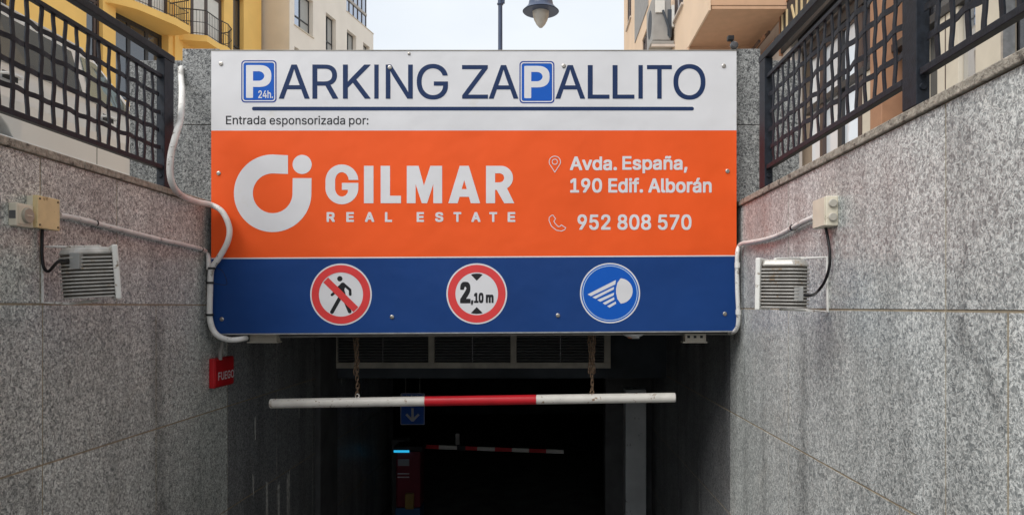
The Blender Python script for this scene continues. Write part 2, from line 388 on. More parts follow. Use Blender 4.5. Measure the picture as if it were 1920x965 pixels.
t = thing('concrete_column', 'pale grey column standing in the dark at the foot of the ramp, under the right end of the height bar', 'column', (1.39, 11.1, -3.6))
MB().box((-.155, -.10, -.1), (.155, .20, 2.36)).build('shaft', pr('column_grey_paint', (.70, .71, .70), .6, var=.12, vscale=3, dirt=((.12, .12, .12), .34, 7)), t, bevel=.012)
t = thing('wall_pilaster', 'plain grey rendered strip on the left garage wall beside the ventilation grille', 'pilaster', (XL + .0, 9.55, -3.4))
MB().box((0.002, -.35, -.1), (.07, .42, 3.0)).build('shaft', CONC, t, bevel=.006)
# splashes of old plaster on the left inner wall
t = thing('plaster_smears', 'dribbled pale plaster smears low on the dark left tunnel wall', 'stain')
for (px, py, wd, hh) in ((500, 935, .05, .32), (522, 940, .06, .4), (540, 925, .09, .45), (474, 903, .04, .12), (598, 930, .05, .25), (560, 760, .03, .14), (640, 700, .03, .2), (478, 795, .03, .1)):
    d = -XL * F / (VX - px); p = at(px, py, d); k = 9
    pts = []
    for i in range(k): pts.append((XL + .0025, d - wd / 2 + wd * i / (k - 1), p.z + hh / 2 + random.uniform(-.04, .03)))
    for i in reversed(range(k)): pts.append((XL + .0025, d - wd / 2 + wd * i / (k - 1), p.z - hh / 2 + random.uniform(-.1, .12)))
    MB().poly(pts, [(q[0] + .002, q[1], q[2]) for q in pts]).build('smear', pr('plaster_smear', (.50, .49, .46), .8, var=.4, vscale=25), t)

# ------------------------------------------------------------------ sign
DS = 6.20
sign = thing('entrance_sign', 'large white, orange and blue parking entrance sign over the ramp', 'sign', (0, DS, -.2))
def sp(px, py, lay=0.):           # photo pixel on the sign face, in the sign's own frame
    p = at(px, py, DS); return (p.x, -lay, p.z + .2)
def edge(px):                     # slight warp: lower edges rise to the right
    return (px - 396) / 985
yA = lambda px: 245.0 - .5 * edge(px)
yB = lambda px: 484.5 - 5 * edge(px)
yC = lambda px: 625 - 5.5 * edge(px)
def band(nm, top, bot, mat, front=.0, back=.02):
    m = MB(); a = [sp(396, top(396), front), sp(1381, top(1381), front), sp(1381, bot(1381), front), sp(396, bot(396), front)]
    m.poly([(p[0], p[1] + back + front, p[2]) for p in a], a); return m.build(nm, mat, sign)
band('white_panel', lambda x: 96, yA, SIGNW)
band('orange_panel', lambda x: yA(x) + .12, lambda x: yB(x) - .12, SIGNO)
band('blue_panel', lambda x: yB(x), yC, SIGNB)
band('dividing_stripe', lambda x: yB(x) - 1.3, lambda x: yB(x) + 1.0, SIGNW, .0012, .001)
MB().box((sp(396, 0)[0] + .01, .022, sp(0, 615)[2]), (sp(1381, 0)[0] - .01, .10, sp(0, 98)[2])).build('mounting_frame', CONC, sign)
m = MB(); a, b = sp(396, 625.2, .004), sp(1381, 619.7, .004)
m.poly([(a[0], -.004, a[2]), (b[0], -.004, b[2]), (b[0], -.004, b[2] - .010), (a[0], -.004, a[2] - .010)], [(a[0], .06, a[2]), (b[0], .06, b[2]), (b[0], .06, b[2] - .010), (a[0], .06, a[2] - .010)])
m.build('bottom_trim', ALU, sign)
MB().box(sp(396, 96 - .3, .003), (sp(1381, 0)[0], .10, sp(0, 94)[2])).build('top_trim', pr('top_trim_metal', (.35, .33, .30), .5, metal=.3, var=.3, vscale=3), sign)
def sheet(nm, loops_list, mat, parent=sign, lay=.0012, fn=sp):
    """Flat print: each entry is [outer, hole...] in photo pixels."""
    V, Fc = [], []
    for i, loops in enumerate(loops_list):
        n = len(V); flat = [q for lp in loops for q in lp]; l = lay + i * .00006
        V += [fn(q[0], q[1], l) for q in flat]
        Fc += [tuple(n + k for k in tri) for tri in tessellate_polygon([[Vector((q[0], q[1], 0)) for q in lp] for lp in loops])]
    me = bpy.data.meshes.new(nm); me.from_pydata(V, [], Fc); me.materials.append(mat)
    o = bpy.data.objects.new(nm, me); COL.objects.link(o); o.parent = parent; return o
def circ(cx, cy, r, n=64, a0=0, a1=360): return [(cx + r * math.cos(R(a0 + (a1 - a0) * i / n)), cy + r * math.sin(R(a0 + (a1 - a0) * i / n))) for i in range(n + (0 if a1 - a0 == 360 else 1))]
def rrect(x0, y0, x1, y1, r): return circ(x1 - r, y1 - r, r, 6, 0, 90) + circ(x0 + r, y1 - r, r, 6, 90, 180) + circ(x0 + r, y0 + r, r, 6, 180, 270) + circ(x1 - r, y0 + r, r, 6, 270, 360)
def stroke(pts, wd, caps=True, closed=False):
    L = []; P = list(pts) + ([pts[0]] if closed else [])
    for (x0, y0), (x1, y1) in zip(P[:-1], P[1:]):
        a = math.degrees(math.atan2(y1 - y0, x1 - x0)); r = wd / 2
        if caps: L.append([circ(x1, y1, r, 8, a - 90, a + 90) + circ(x0, y0, r, 8, a + 90, a + 270)])
        else:
            dx, dy = -math.sin(R(a)) * r, math.cos(R(a)) * r
            L.append([[(x0 + dx, y0 + dy), (x1 + dx, y1 + dy), (x1 - dx, y1 - dy), (x0 - dx, y0 - dy)]])
    return L
try: FONT = bpy.data.fonts.load(os.path.join(bpy.utils.system_resource('DATAFILES'), 'fonts', 'Inter.woff2'))
except Exception: FONT = None
GCACHE = {}
def glyphs(s, bold=0.):
    """Outlines of a string as triangles: contours may overlap, so triangulate and keep what winds non-zero."""
    if s in GCACHE: return GCACHE[s]
    cu = bpy.data.curves.new('t', 'FONT'); cu.body = s; cu.fill_mode = 'NONE'; cu.resolution_u = 5
    if FONT: cu.font = FONT
    o = bpy.data.objects.new('t', cu); COL.objects.link(o)
    c2 = o.to_curve(bpy.context.evaluated_depsgraph_get()); loops = []
    for sp_ in c2.splines:
        P = []
        if sp_.type == 'BEZIER':
            bp = sp_.bezier_points; n = len(bp)
            for i in range(n):
                a, b = bp[i], bp[(i + 1) % n]; straight = (a.handle_right - a.co).cross(b.co - a.co).length < 1e-6 and (b.handle_left - b.co).cross(b.co - a.co).length < 1e-6
                k = 1 if straight else 6
                for j in range(k):
                    t = j / k; p = a.co * (1 - t) ** 3 + a.handle_right * 3 * t * (1 - t) ** 2 + b.handle_left * 3 * t * t * (1 - t) + b.co * t ** 3
                    P.append(Vector((p.x, p.y)))
        else: P = [Vector((p.co.x, p.co.y)) for p in sp_.points]
        Q = [p for i, p in enumerate(P) if (p - P[i - 1]).length > 1e-5]
        if len(Q) > 2: loops.append(Q)
    o.to_curve_clear(); bpy.data.objects.remove(o); bpy.data.curves.remove(cu)
    V, E = [], []
    for lp in loops:
        n = len(V); V += lp; E += [(n + i, n + (i + 1) % len(lp)) for i in range(len(lp))]
    vs, _, fs, *_r = delaunay_2d_cdt(V, E, [], 0, 1e-6)
    def wind(c):
        w_ = 0
        for lp in loops:
            for i in range(len(lp)):
                a, b = lp[i - 1], lp[i]
                if (a.y <= c.y) != (b.y <= c.y):
                    x = a.x + (c.y - a.y) / (b.y - a.y) * (b.x - a.x)
                    if x > c.x: w_ += 1 if b.y > a.y else -1
        return w_
    keep = [tuple(f) for f in fs if wind((vs[f[0]] + vs[f[1]] + vs[f[2]]) / 3) != 0]
    used = sorted({i for f in keep for i in f}); mp_ = {v: k for k, v in enumerate(used)}
    GCACHE[s] = ([(vs[i].x, vs[i].y) for i in used], [tuple(mp_[i] for i in f) for f in keep])
    return GCACHE[s]
def lettering(nm, items, mat, parent=sign, lay=.0014, fn=sp):
    """items: (string, x0, x1, ytop, ybottom, bold[, dup]) fitted to that box of the photo."""
    V, Fc = [], []
    for (s, x0, x1, y0, y1, bold) in items:
        vs, fs = glyphs(s, bold); xs = [v[0] for v in vs]; zs = [v[1] for v in vs]; n = len(V)
        kx = (x1 - x0) / (max(xs) - min(xs)); ky = (y1 - y0) / (max(zs) - min(zs))
        kx = (x1 - x0 - 2 * bold * abs(ky)) / (max(xs) - min(xs)); e = bold * abs(ky); ky = (y1 - y0 - 2 * e) / (max(zs) - min(zs))
        for c, (ex, ey) in enumerate([(0, 0)] if not bold else [(math.cos(R(45 * j)) * (1.3 if j % 2 else 1), math.sin(R(45 * j)) * (1.3 if j % 2 else 1)) for j in range(8)]):
            n = len(V)          # a heavier weight: the outline printed again a hair to each side
            V += [fn(x0 + e + ex * e + (v[0] - min(xs)) * kx, y1 - e + ey * e - (v[1] - min(zs)) * ky, lay + c * .00005) for v in vs]
            Fc += [tuple(n + k for k in f) for f in fs]
    me = bpy.data.meshes.new(nm); me.from_pydata(V, [], Fc); me.materials.append(mat)
    o = bpy.data.objects.new(nm, me); COL.objects.link(o); o.parent = parent; return o
T, Bm = 121.5, 185.5
B0 = .003
for s, x0, x1, a, b in (('A', 522.8, 580.6, T, Bm), ('R', 585.8, 634.3, T, Bm), ('K', 643, 695, T, Bm), ('I', 701.8, 710, T, Bm), ('N', 723.3, 774, T, Bm),
        ('G', 781.4, 840, 120.3, 187), ('Z', 866.3, 915, T + 1, Bm), ('A', 916.5, 972, T + 1, Bm), ('A', 1041.4, 1097, T + 1, Bm), ('L', 1102, 1142.8, T + 1, Bm),
        ('L', 1148.5, 1189.5, T + 1, Bm), ('I', 1197, 1205.2, T + 1, Bm), ('T', 1213, 1259.7, T + 1, Bm), ('O', 1262.6, 1322.7, 120.6, 187.3)):
    if s == 'I': sheet('letter', [[[(x0, a), (x1, a), (x1, b), (x0, b)]]], INKN, lay=.0014)
    else: lettering('letter', [(s, x0, x1, a, b, B0)], INKN)
for nm, (x0, y0, x1, y1), extra in (('parking_symbol', (452.5, 113.5, 518.5, 192.5), 1), ('parking_symbol', (974, 115, 1039.5, 194), 0)):
    b_ = sheet(nm, [[rrect(x0, y0, x1, y1, 7)]], INKN, lay=.0012)
    b_.data.materials[0] = pr('plate_dark_blue', (.01, .045, .27), .45, spec=.2)
    sheet('white_border', [[rrect(x0 + 2.2, y0 + 2.2, x1 - 2.2, y1 - 2.2, 5.5), rrect(x0 + 4.2, y0 + 4.2, x1 - 4.2, y1 - 4.2, 4)]], SIGNW, b_, .0016)
    sheet('blue_field', [[rrect(x0 + 5, y0 + 5, x1 - 5, y1 - 5, 3)]], BRIGHTB, b_, .0016)
    if extra:
        lettering('letter', [('P', 461.5, 509, 122.5, 184, .022)], SIGNW, b_, .0022)
        lettering('hours_text', [('24h.', 484.5, 512, 170, 184.5, .012)], SIGNW, b_, .0024)
    else: lettering('letter', [('P', 983, 1030.5, 124, 184.5, .022)], SIGNW, b_, .0022)
sheet('underline', [[circ(1297.5, 204, 3.5, 10, -90, 90) + circ(476, 204, 3.5, 10, 90, 270)]], INKN)
for s_, a_, b_, c_, d_ in (('Entrada', 423.8, 498, 217.3, 233.6), ('esponsorizada', 505.5, 647, 217.3, 238), ('por:', 654.5, 690.8, 221.5, 238)):
    lettering('sponsor_word', [(s_, a_, b_, c_, d_, .006)], INKK)
sheet('logo', [[[(540, 291.3)] + circ(511.3, 362.4, 72.6, 60, -90, -360) + [(584.2, 334), (548.8, 334)] + circ(511.3, 362.4, 37.2, 50, 0, 270) + [(540, 326.2)]],
               [circ(566.6, 308.4, 17.9)]], SIGNW)
def rev(a): return list(reversed(a))
gy = (311, 381)
for s, x0, x1, a, b in (('G', 610.3, 671.9, 308.4, 383), ('I', 682.5, 700.3, *gy), ('L', 713.8, 751.9, *gy), ('M', 762.8, 829, *gy), ('A', 840.6, 900.3, *gy), ('R', 911.3, 964.4, *gy)):
    if s == 'I': sheet('letter', [[[(x0, a), (x1, a), (x1, b), (x0, b)]]], SIGNW, lay=.0014)
    elif s == 'L': sheet('letter', [[[(x0, a), (x0 + 17.5, a), (x0 + 17.5, b - 14), (x1, b - 14), (x1, b), (x0, b)]]], SIGNW, lay=.0014)
    elif s == 'M':
        mm = (x0 + x1) / 2
        sheet('letter', [[[(x0, a), (x0 + 22, a), (mm - 1, a + 37), (x1 - 22, a), (x1, a), (x1, b), (x1 - 16.5, b), (x1 - 16.5, a + 34), (mm + 5, b), (mm - 5, b), (x0 + 16.5, a + 34), (x0 + 16.5, b), (x0, b)]]], SIGNW, lay=.0014)
    elif s == 'A':
        mm = (x0 + x1) / 2
        sheet('letter', [[[(mm - 8.5, a), (mm + 8.5, a), (x1, b), (x1 - 17.5, b), (x1 - 21, b - 12), (x0 + 21, b - 12), (x0 + 17.5, b), (x0, b)], [(mm, a + 27), (mm - 4.8, a + 43.5), (mm + 4.8, a + 43.5)]]], SIGNW, lay=.0014)
    elif s == 'R':
        bowl = [(x0 + 28, a)] + circ(x0 + 28, a + 22.5, 22.5, 16, -90, 60)
        sheet('letter', [[[(x0, a)] + bowl + [(x1, b), (x1 - 19, b), (x0 + 20, b - 25), (x0 + 17, b - 25), (x0 + 17, b), (x0, b)],
                          [(x0 + 17, a + 14)] + circ(x0 + 25.5, a + 22.5, 8.5, 10, -90, 90) + [(x0 + 17, a + 31)]]], SIGNW, lay=.0014)
    else:
        cx, ry = (x0 + x1) / 2, 0
        o1 = [(cx + 30.8 * math.cos(R(-i)), (a + 30 if i < 180 and i >= 0 else b - 30) - 0) for i in range(0)]
        def arc(rx, ryy, yc, a0, a1, n=18): return [(cx + rx * math.cos(R(a0 + (a1 - a0) * i / n)), yc + ryy * math.sin(R(a0 + (a1 - a0) * i / n))) for i in range(n + 1)]
        lp = [(x1, a + 29)] + arc(30.8, 30.5, a + 30.5, -4, -180) + arc(30.8, 30.5, b - 30.5, 180, 0) + [(x1, a + 34.5), (cx, a + 34.5), (cx, a + 47.5), (cx + 11.1, a + 47.5)] + arc(12.8, 16, b - 30.5, 30, 180) + arc(12.8, 16, a + 30.5, -180, -6) + [(cx + 12.8, a + 29)]
        sheet('letter', [[lp]], SIGNW, lay=.0014)
xs = ((712, 762, 'R'), (830, 876, 'E'), (942, 998, 'A'), (1062, 1105, 'L'), (1252, 1296, 'E'), (1363, 1412, 'S'), (1473, 1520, 'T'), (1580, 1635, 'A'), (1688, 1735, 'T'), (1798, 1844, 'E'))
for a, b, s in xs: lettering('small_letter', [(s, 390 + a * .3125, 390 + b * .3125, 397.6, 416, .03)], SIGNW)
pin = circ(1040.3, 303.6, 10.6, 24, 155, 385) + [(1040.3, 323)]
sheet('map_pin_icon', stroke(pin, 1.3, closed=True) + stroke(circ(1040.3, 303.6, 4.9, 20), 1.3, closed=True), SIGNW)
ph = [(960 + x * .2384, 260 + y * .2384) for x, y in ((315, 601), (293, 618), (291, 642), (310, 688), (350, 720), (390, 726), (415, 715), (422, 700), (388, 678), (377, 690), (365, 692), (340, 668), (330, 650), (335, 640), (343, 630), (323, 602))]
sheet('telephone_icon', stroke(ph, 1.3, closed=True), SIGNW)
lettering('address_word', [('Avda.', 1068.5, 1156.7, 293.6, 319.6, .02)], SIGNW); lettering('address_word', [('España,', 1166.9, 1289, 292.5, 325, .02)], SIGNW); lettering('building_text', [('190 Edif. Alborán', 1069, 1334.3, 333.5, 361.5, .02)], SIGNW)
lettering('telephone_text', [('952 808 570', 1082.8, 1296.6, 401.9, 431, .017)], SIGNW)
# roundels
def roundel(nm, cx, cy, rings):
    r0, m0 = rings[0]; e = sheet(nm, [[circ(cx, cy, r0)]], m0, lay=.0014)
    return e
c = (639.4, 551.7)
e = roundel('no_pedestrians_symbol', *c, ((57.8, SIGNW),))
q = lambda x, y: (560 + x * .2083, 480 + y * .2083)
sheet('walking_figure', [[circ(*q(371, 203), 5)]] + stroke([q(398, 262), q(385, 300), q(398, 345)], 10.5) + stroke([q(360, 285), q(398, 252)], 6) + stroke([q(405, 252), q(463, 303), q(465, 345)], 5)
      + stroke([q(370, 285), q(300, 348)], 5) + stroke([q(388, 345), q(300, 502)], 7) + stroke([q(395, 340), q(460, 497)], 7), INKK, e, .002)
sheet('red_ring', [[circ(*c, 55), circ(*c, 41.4)]], REDS, e, .0028)
sheet('red_slash', stroke([q(244, 214), q(516, 480)], 13, False), REDS, e, .0027)
c = (893.9, 550.4)
e = roundel('height_limit_symbol', *c, ((57, SIGNW),))
sheet('red_ring', [[circ(*c, 54.2), circ(*c, 40)]], REDS, e, .002)
sheet('height_arrow', [[[q(1550, 166), q(1575, 158), q(1603, 156), q(1632, 158), q(1657, 166), q(1603, 221)]]], INKK, e, .002)
sheet('height_arrow', [[[q(1550, 511), q(1575, 517), q(1603, 519), q(1632, 517), q(1657, 511), q(1603, 457)]]], INKK, e, .002)
z = lambda s, x0, x1, y0, y1, b: (s, *[560 + x * .2083 for x in (x0, x1)], *[480 + y * .2083 for y in (y0, y1)], b)
lettering('height_text', [z('2', 1453, 1548, 230, 424, .03), z(',', 1550, 1573, 395, 440, .03), z('10', 1578, 1665, 328, 422, .03), z('m', 1685, 1755, 345, 421, .03)], INKK, e, .002)
c = (1143.8, 549.2)
e = roundel('dipped_headlights_symbol', *c, ((56.4, SIGNW),))
sheet('blue_field', [[circ(*c, 53.8)]], BRIGHTB, e, .002)
sheet('white_ring', [[circ(*c, 51.6), circ(*c, 50.2)]], pr('print_pale_blue', (.45, .62, .8), .35), e, .0024)
q = lambda x, y: (960 + x * .22917, 480 + y * .22917)
D_ = [q(885 + 102 * math.cos(R(a)), 284 + 103 * math.sin(R(a))) for a in range(-88, 89, 8)] + [q(862, 350), q(851, 300), q(851, 268), q(862, 218)]
sheet('lamp_shape', [[D_]], SIGNW, e, .0026)
for pl in (((850, 195), (845, 230), (645, 327), (618, 312)), ((835, 250), (832, 272), (683, 348), (658, 336)), ((835, 297), (832, 320), (722, 372), (698, 358)),
           ((835, 335), (838, 355), (762, 397), (742, 383)), ((848, 370), (852, 388), (797, 421), (778, 408))):
    sheet('light_ray', [[[q(*p) for p in pl]]], SIGNW, e, .0026)
sc_me = MB().lathe([(.0175, 0), (.0175, -.004), (.012, -.007), (.006, -.007), (.005, -.004)], axis='y', seg=14).mesh('screw', SCREW, True)
for px, py in ((414.5, 120), (731, 127), (1057, 124), (1357, 124), (410, 325), (1364, 321), (416, 598), (735, 594), (1046, 591), (1359, 588), (767, 101)):
    inst('screw', sc_me, sign, sp(px, py, .001), scale=(1, 1, 1) if py != 101 else (.7, 1, .7))

# ------------------------------------------------------------------ conduits, cables
def pipe(nm, label, cat, pts, r, mat, sub=6, seg=12): 
    o = MB().tube(pts, r, seg, sub=sub).build(nm, mat, None, smooth=True); return tag(o, label, cat)
def onwall(px, py, side, off=.03):     # point `off` in front of the left/right wall face, seen at that pixel
    X = XL + off if side < 0 else XR - off
    return at(px, py, X * F / (px - VX))
pA = [at(339, 131, 6.32), at(340, 150, 6.28), at(341, 175, 5.95), at(338.5, 220, 5.68), at(329, 255, 5.50), at(320, 292, 5.44), at(319, 328, 5.42), at(326, 351, 5.48), at(343, 368, 5.68), at(370, 379, 5.96), at(395, 384, 6.13),
      at(415, 395, 6.13), at(427, 416, 6.13), at(430.5, 436, 6.13), at(425, 458, 6.13), at(410, 484, 6.13), at(397, 508, 6.14)]
conduitA = pipe('loop_conduit', 'grey conduit climbing the left pilaster and looping over the left edge of the sign', 'conduit',
     [at(341, 128, 6.45)] + pA[:-1] + [at(396.5, 505, 6.13), at(394, 540, 6.13), at(393, 580, 6.13), at(394, 600, 6.13), at(400, 619, 6.13), at(412, 631, 6.13), at(430, 636.5, 6.14), at(448, 636, 6.18), at(462, 633, 6.25)], .0235, PVC)
b = MB()
for (px, py, dy) in ((397, 503, 0), (394.2, 530, 0), (393.3, 590, 0)):
    c = at(px, py, 6.13); b.tube([c + Vector((0, 0, -.009)), c + Vector((0, 0, .009))], .030, 12)
b.build('cable_tie', BLACK, conduitA)
pipe('cable_tie_tail', 'thin black tie end curling out from the conduit over the blue panel', 'cable tie', [at(399, 503, 6.10), at(408, 503, 6.09), at(417, 508, 6.09), at(423, 520, 6.1), at(425, 533, 6.11), at(412, 533, 6.1), at(396, 530, 6.1)], .0022, BLACK, 5, 6)
B_ = [onwall(111, 404, -1), onwall(145, 410, -1), onwall(180, 419, -1), onwall(235, 433, -1), onwall(300, 449, -1), onwall(350, 460, -1), onwall(376, 466.5, -1), at(387, 473, 6.22), at(391, 486, 6.17), at(391, 505, 6.15)]
cb = pipe('wall_conduit', 'grey conduit running down the left wall from the cream junction box to the sign', 'conduit', B_, .0185, PVC)
cl = MB()
for px, py in ((179, 418), (377, 467)):
    p = onwall(px, py, -1); cl.tube([p + Vector((0, -.006, 0)), p + Vector((0, .006, 0))], .0205, 12)
cl.build('pipe_clip', BLACK, cb)
C_ = [onwall(1527, 407, 1), onwall(1503, 418, 1), onwall(1478, 432, 1), onwall(1455, 443, 1), onwall(1430, 450, 1), onwall(1405, 454.5, 1), onwall(1394, 456, 1), at(1386, 461, 6.16), at(1382.5, 474, 6.13), at(1382, 500, 6.13),
      at(1382.5, 545, 6.13), at(1384.5, 590, 6.13), at(1383, 611, 6.15), at(1377, 621, 6.2), at(1368, 624, 6.3)]
cc = pipe('wall_conduit', 'grey conduit from the twin-plug box down the right edge of the sign', 'conduit', C_, .0175, PVC)
cl = MB()
p = onwall(1487, 426.5, 1); cl.tube([p + Vector((0, -.012, 0)), p + Vector((0, .012, 0))], .022, 12)
cl.build('pipe_clip', BLACK, cc)
cl = MB()
for py in (497, 585): 
    p = at(1382.5 if py < 520 else 1384.3, py, 6.13); cl.tube([p + Vector((0, 0, -.022)), p + Vector((0, 0, .022))], .0225, 12)
cl.build('pipe_coupling', PVC, cc)

# ------------------------------------------------------------------ junction boxes and floodlights
def wallbox(nm, label, side, px0, px1, px2, y0, y1, mat, cat='junction box'):
    """px0: edge on the wall nearest the camera, px1: nearest front edge, px2: far front edge (photo px)."""
    Xw = XL if side < 0 else XR
    d1 = Xw * F / (px0 - VX); X1 = (px1 - VX) / F * d1; d2 = X1 * F / (px2 - VX)
    za, zb = at(0, y1, d1).z, at(0, y0, d1).z
    t = thing(nm, label, cat, (Xw, d1, za)); dep = abs(X1 - Xw); L = d2 - d1; H = zb - za
    return t, dep, L, H
def floodlight(side, px_c, py_c, label, group):
    pass
t, dp, L_, H_ = wallbox('junction_box', 'square yellowed junction box, the larger of the pair above the left floodlight', -1, 49, 71, 112, 366, 426, YELB)
MB().box((.0, 0, 0), (dp * .55, L_, H_)).build('housing', CREAMB, t, bevel=.004)
ld = MB().box((dp * .55, -.002, -.002), (dp, L_ + .002, H_ + .002)).build('lid', YELB, t, bevel=.004)
sm = MB().lathe([(.006, 0), (.006, .003), (.002, .003)], axis='x', seg=10).mesh('lid_screw', pr('screw_dark', (.12, .09, .05), .5), True)
for y, z_ in ((.016, .016), (L_ - .016, .016), (.016, H_ - .016), (L_ - .016, H_ - .016)): inst('lid_screw', sm, ld, (dp, y, z_))
t, dp, L_, H_ = wallbox('socket_box', 'small cream socket box with a round cap, left of the yellowed junction box', -1, 15, 31, 68, 379, 423, CREAMB, 'socket')
L_ -= .02
MB().box((0, 0, 0), (dp, L_, H_)).build('housing', CREAMB, t, bevel=.006)
MB().box((dp * .15, -.003, H_ * .32), (dp * .9, .0, H_ * .66)).build('grey_insert', LENS, t)
MB().box((dp, .014, .012), (dp + .004, L_ - .014, H_ - .012)).build('cover_plate', CREAMB, t, bevel=.002)
k = MB().lathe([(.043, 0), (.043, .008), (.038, .014), (.0, .014)], (dp + .004, L_ * .56, H_ * .5), axis='x', seg=28).build('round_cap', pr('cap_greyish_plastic', (.40, .36, .29), .4), t, smooth=True)
MB().box((dp + .018, L_ * .56 - .02, H_ * .5 - .003), (dp + .021, L_ * .56 + .02, H_ * .5 + .003)).build('grip', CREAMB, k)
t, dp, L_, H_ = wallbox('junction_box', 'cream box with two round plugs on its side, above the right floodlight', 1, 1572, 1549, 1525, 367, 423, CREAMB)
MB().box((0, 0, 0), (-dp, L_, H_)).build('housing', CREAMB, t, bevel=.006)
MB().box((-dp - .006, .01, .004), (-dp, L_ - .004, H_ - .004)).build('lid', CREAMB, t, bevel=.002)
for z_ in (H_ * .29, H_ * .75): MB().lathe([(.0, -.014), (.020, -.014), (.024, -.010), (.024, 0)], (-dp * .48, 0, z_), axis='y', seg=22).build('round_plug', pr('plug_plastic', (.48, .45, .39), .45), t, smooth=True)

def flood(side, c, ang, wd, ht, dp, label):
    """Finned floodlight: local +X is the beam direction, Y the width, Z up."""
    t = thing('floodlight', label, 'floodlight', c, ang, 'floodlights on the ramp walls')
    t.rotation_euler = (0, R(-4 if side < 0 else -1), ang)
    n = 12
    MB().poly([(x * .93 if x < 0 else x, y * .86, -ht * .46) for x, y in [(dp * .36, -wd * .5), (dp * .36, wd * .5)] + [(dp * (-.30 - .38 * math.cos(R(a))), wd * .5 * math.sin(R(a))) for a in (90, 58, 25, 0, -25, -58, -90)]],
              [(x * .93 if x < 0 else x, y * .86, ht * .40) for x, y in [(dp * .36, -wd * .5), (dp * .36, wd * .5)] + [(dp * (-.30 - .38 * math.cos(R(a))), wd * .5 * math.sin(R(a))) for a in (90, 58, 25, 0, -25, -58, -90)]]).build('housing', pr('flood_core_gap_shade', (.10, .085, .07), .6, var=.3, vscale=25), t, bevel=.01)  # dark core colour stands in for shade between the fins
    fin = MB(); k = 14
    # rounded fin plate
    pts = [(dp * .36, -wd * .50), (dp * .36, wd * .50)] + [(dp * (-.30 - .38 * math.cos(R(a))), wd * .50 * math.sin(R(a))) for a in (90, 74, 58, 42, 25, 8, -8, -25, -42, -58, -74, -90)]
    fin.poly([(x, y, -.0042) for x, y in pts], [(x, y, .0042) for x, y in pts]); fm = fin.mesh('cooling_fin', FLOOD)
    for i in range(n): inst('cooling_fin', fm, t, (0, 0, -ht * .46 + ht * .76 * i / (n - 1)), scale=(1 - .05 * (i == 0), 1, 1))
    MB().poly([(x, y, ht * .36) for x, y in pts], [(x * .86, y * .86, ht * .50) for x, y in pts]).build('top_cover', FLOOD, t, bevel=.012)
    b = MB().box((dp * .36, -wd * .58, -ht * .53), (dp * .48, wd * .58, ht * .53)).build('front_rim', FLOODP, t, bevel=.006)
    MB().box((dp * .482, -wd * .47, -ht * .44), (dp * .49, wd * .47, ht * .44)).build('front_glass', GL_WIN, b)
    return t
# left light: hangs on a bracket off the wall, aimed across the ramp towards the sign
cL = at(176, 512, 4.22); cR = at(1463, 533, 4.18)
fl = flood(-1, cL, R(36), .20, .290, .245, 'finned floodlight on the left wall below the yellowed junction box')
fr = flood(1, cR, R(148), .20, .275, .23, 'finned floodlight on the right wall below the twin-plug box')
def bracket(t, world_pts, nm='bracket'):
    M = Matrix.LocRotScale(t.location, t.rotation_euler, None).inverted()
    m = MB().tube([M @ p for p in world_pts], .008, 6); return m.build(nm, FLOODP, t)
bracket(fl, [cL + Vector((.02, .03, .155)), onwall(140, 463, -1, .12), onwall(80, 462, -1, .006), onwall(80, 567, -1, .006), onwall(130, 569, -1, .10), cL + Vector((.02, .02, -.155))])
bracket(fr, [cR + Vector((-.02, .03, .145)), onwall(1500, 484, 1, .10), onwall(1551, 482, 1, .006), onwall(1552, 584, 1, .006), onwall(1510, 581, 1, .08), cR + Vector((.0, .0, -.14))])
def inner(t, nm, wa, wb, mat, be=.004):
    c = (Vector(wa) + Vector(wb)) / 2
    M = Matrix.LocRotScale(t.location, t.rotation_euler, None).inverted(); m = MB().box(wa, wb); m.xf(M); return m.build(nm, mat, t, bevel=be)
p = at(138, 487, 4.08); inner(fl, 'terminal_box', p + Vector((-.025, .0, -.05)), p + Vector((.03, .05, .04)), pr('terminal_grey', (.36, .36, .35), .5))
p = at(1500, 551, 4.05); inner(fr, 'terminal_box', p + Vector((-.03, .0, -.04)), p + Vector((.02, .05, .04)), pr('terminal_grey', (.36, .36, .35), .5))
pipe('power_cable', 'black cable hanging from the yellowed junction box into the left floodlight', 'cable', [onwall(80, 426, -1, .02), onwall(79, 450, -1, .02), onwall(79, 480, -1, .02), onwall(83, 503, -1, .03), onwall(92, 508, -1, .045), at(103, 496, 4.12), at(112, 489, 4.06), at(128, 489, 4.02)], .0085, BLACK)
pipe('power_cable', 'black cable arcing from the twin-plug box into the right floodlight', 'cable', [onwall(1547, 423, 1, .03), onwall(1551, 440, 1, .025), onwall(1555.5, 470, 1, .022), onwall(1555, 500, 1, .022), onwall(1546, 528, 1, .03), onwall(1532, 547, 1, .05), at(1522, 553, 4.04), at(1508, 553, 4.0)], .0085, BLACK)
# fire box
t, dp, L_, H_ = wallbox('fire_alarm_box', 'red box marked FUEGO on the left wall under the corner of the sign', -1, 391.5, 402, 438, 672, 728, REDBOX, 'alarm box')
MB().box((0, 0, 0), (dp, L_, H_)).build('housing', REDBOX, t, bevel=.008)
MB().box((dp, .01, .012), (dp + .006, L_ - .01, H_ - .012)).build('front_cover', REDBOX, t, bevel=.003)
lettering('fuego_text', [('FUEGO', .06, L_ - .01, H_ * .24, H_ * .52, .01)], SIGNW, t, 0, fn=lambda x, y, l: (dp + .0075 + l, x, (H_ * .76 - y)))
pipe('small_conduit', 'short dirty conduit stub rising from the red box', 'conduit', [at(413, 674, 6.37), at(413, 662, 6.37), at(416, 650, 6.38), at(417, 640, 6.38)], .017, PVCD)

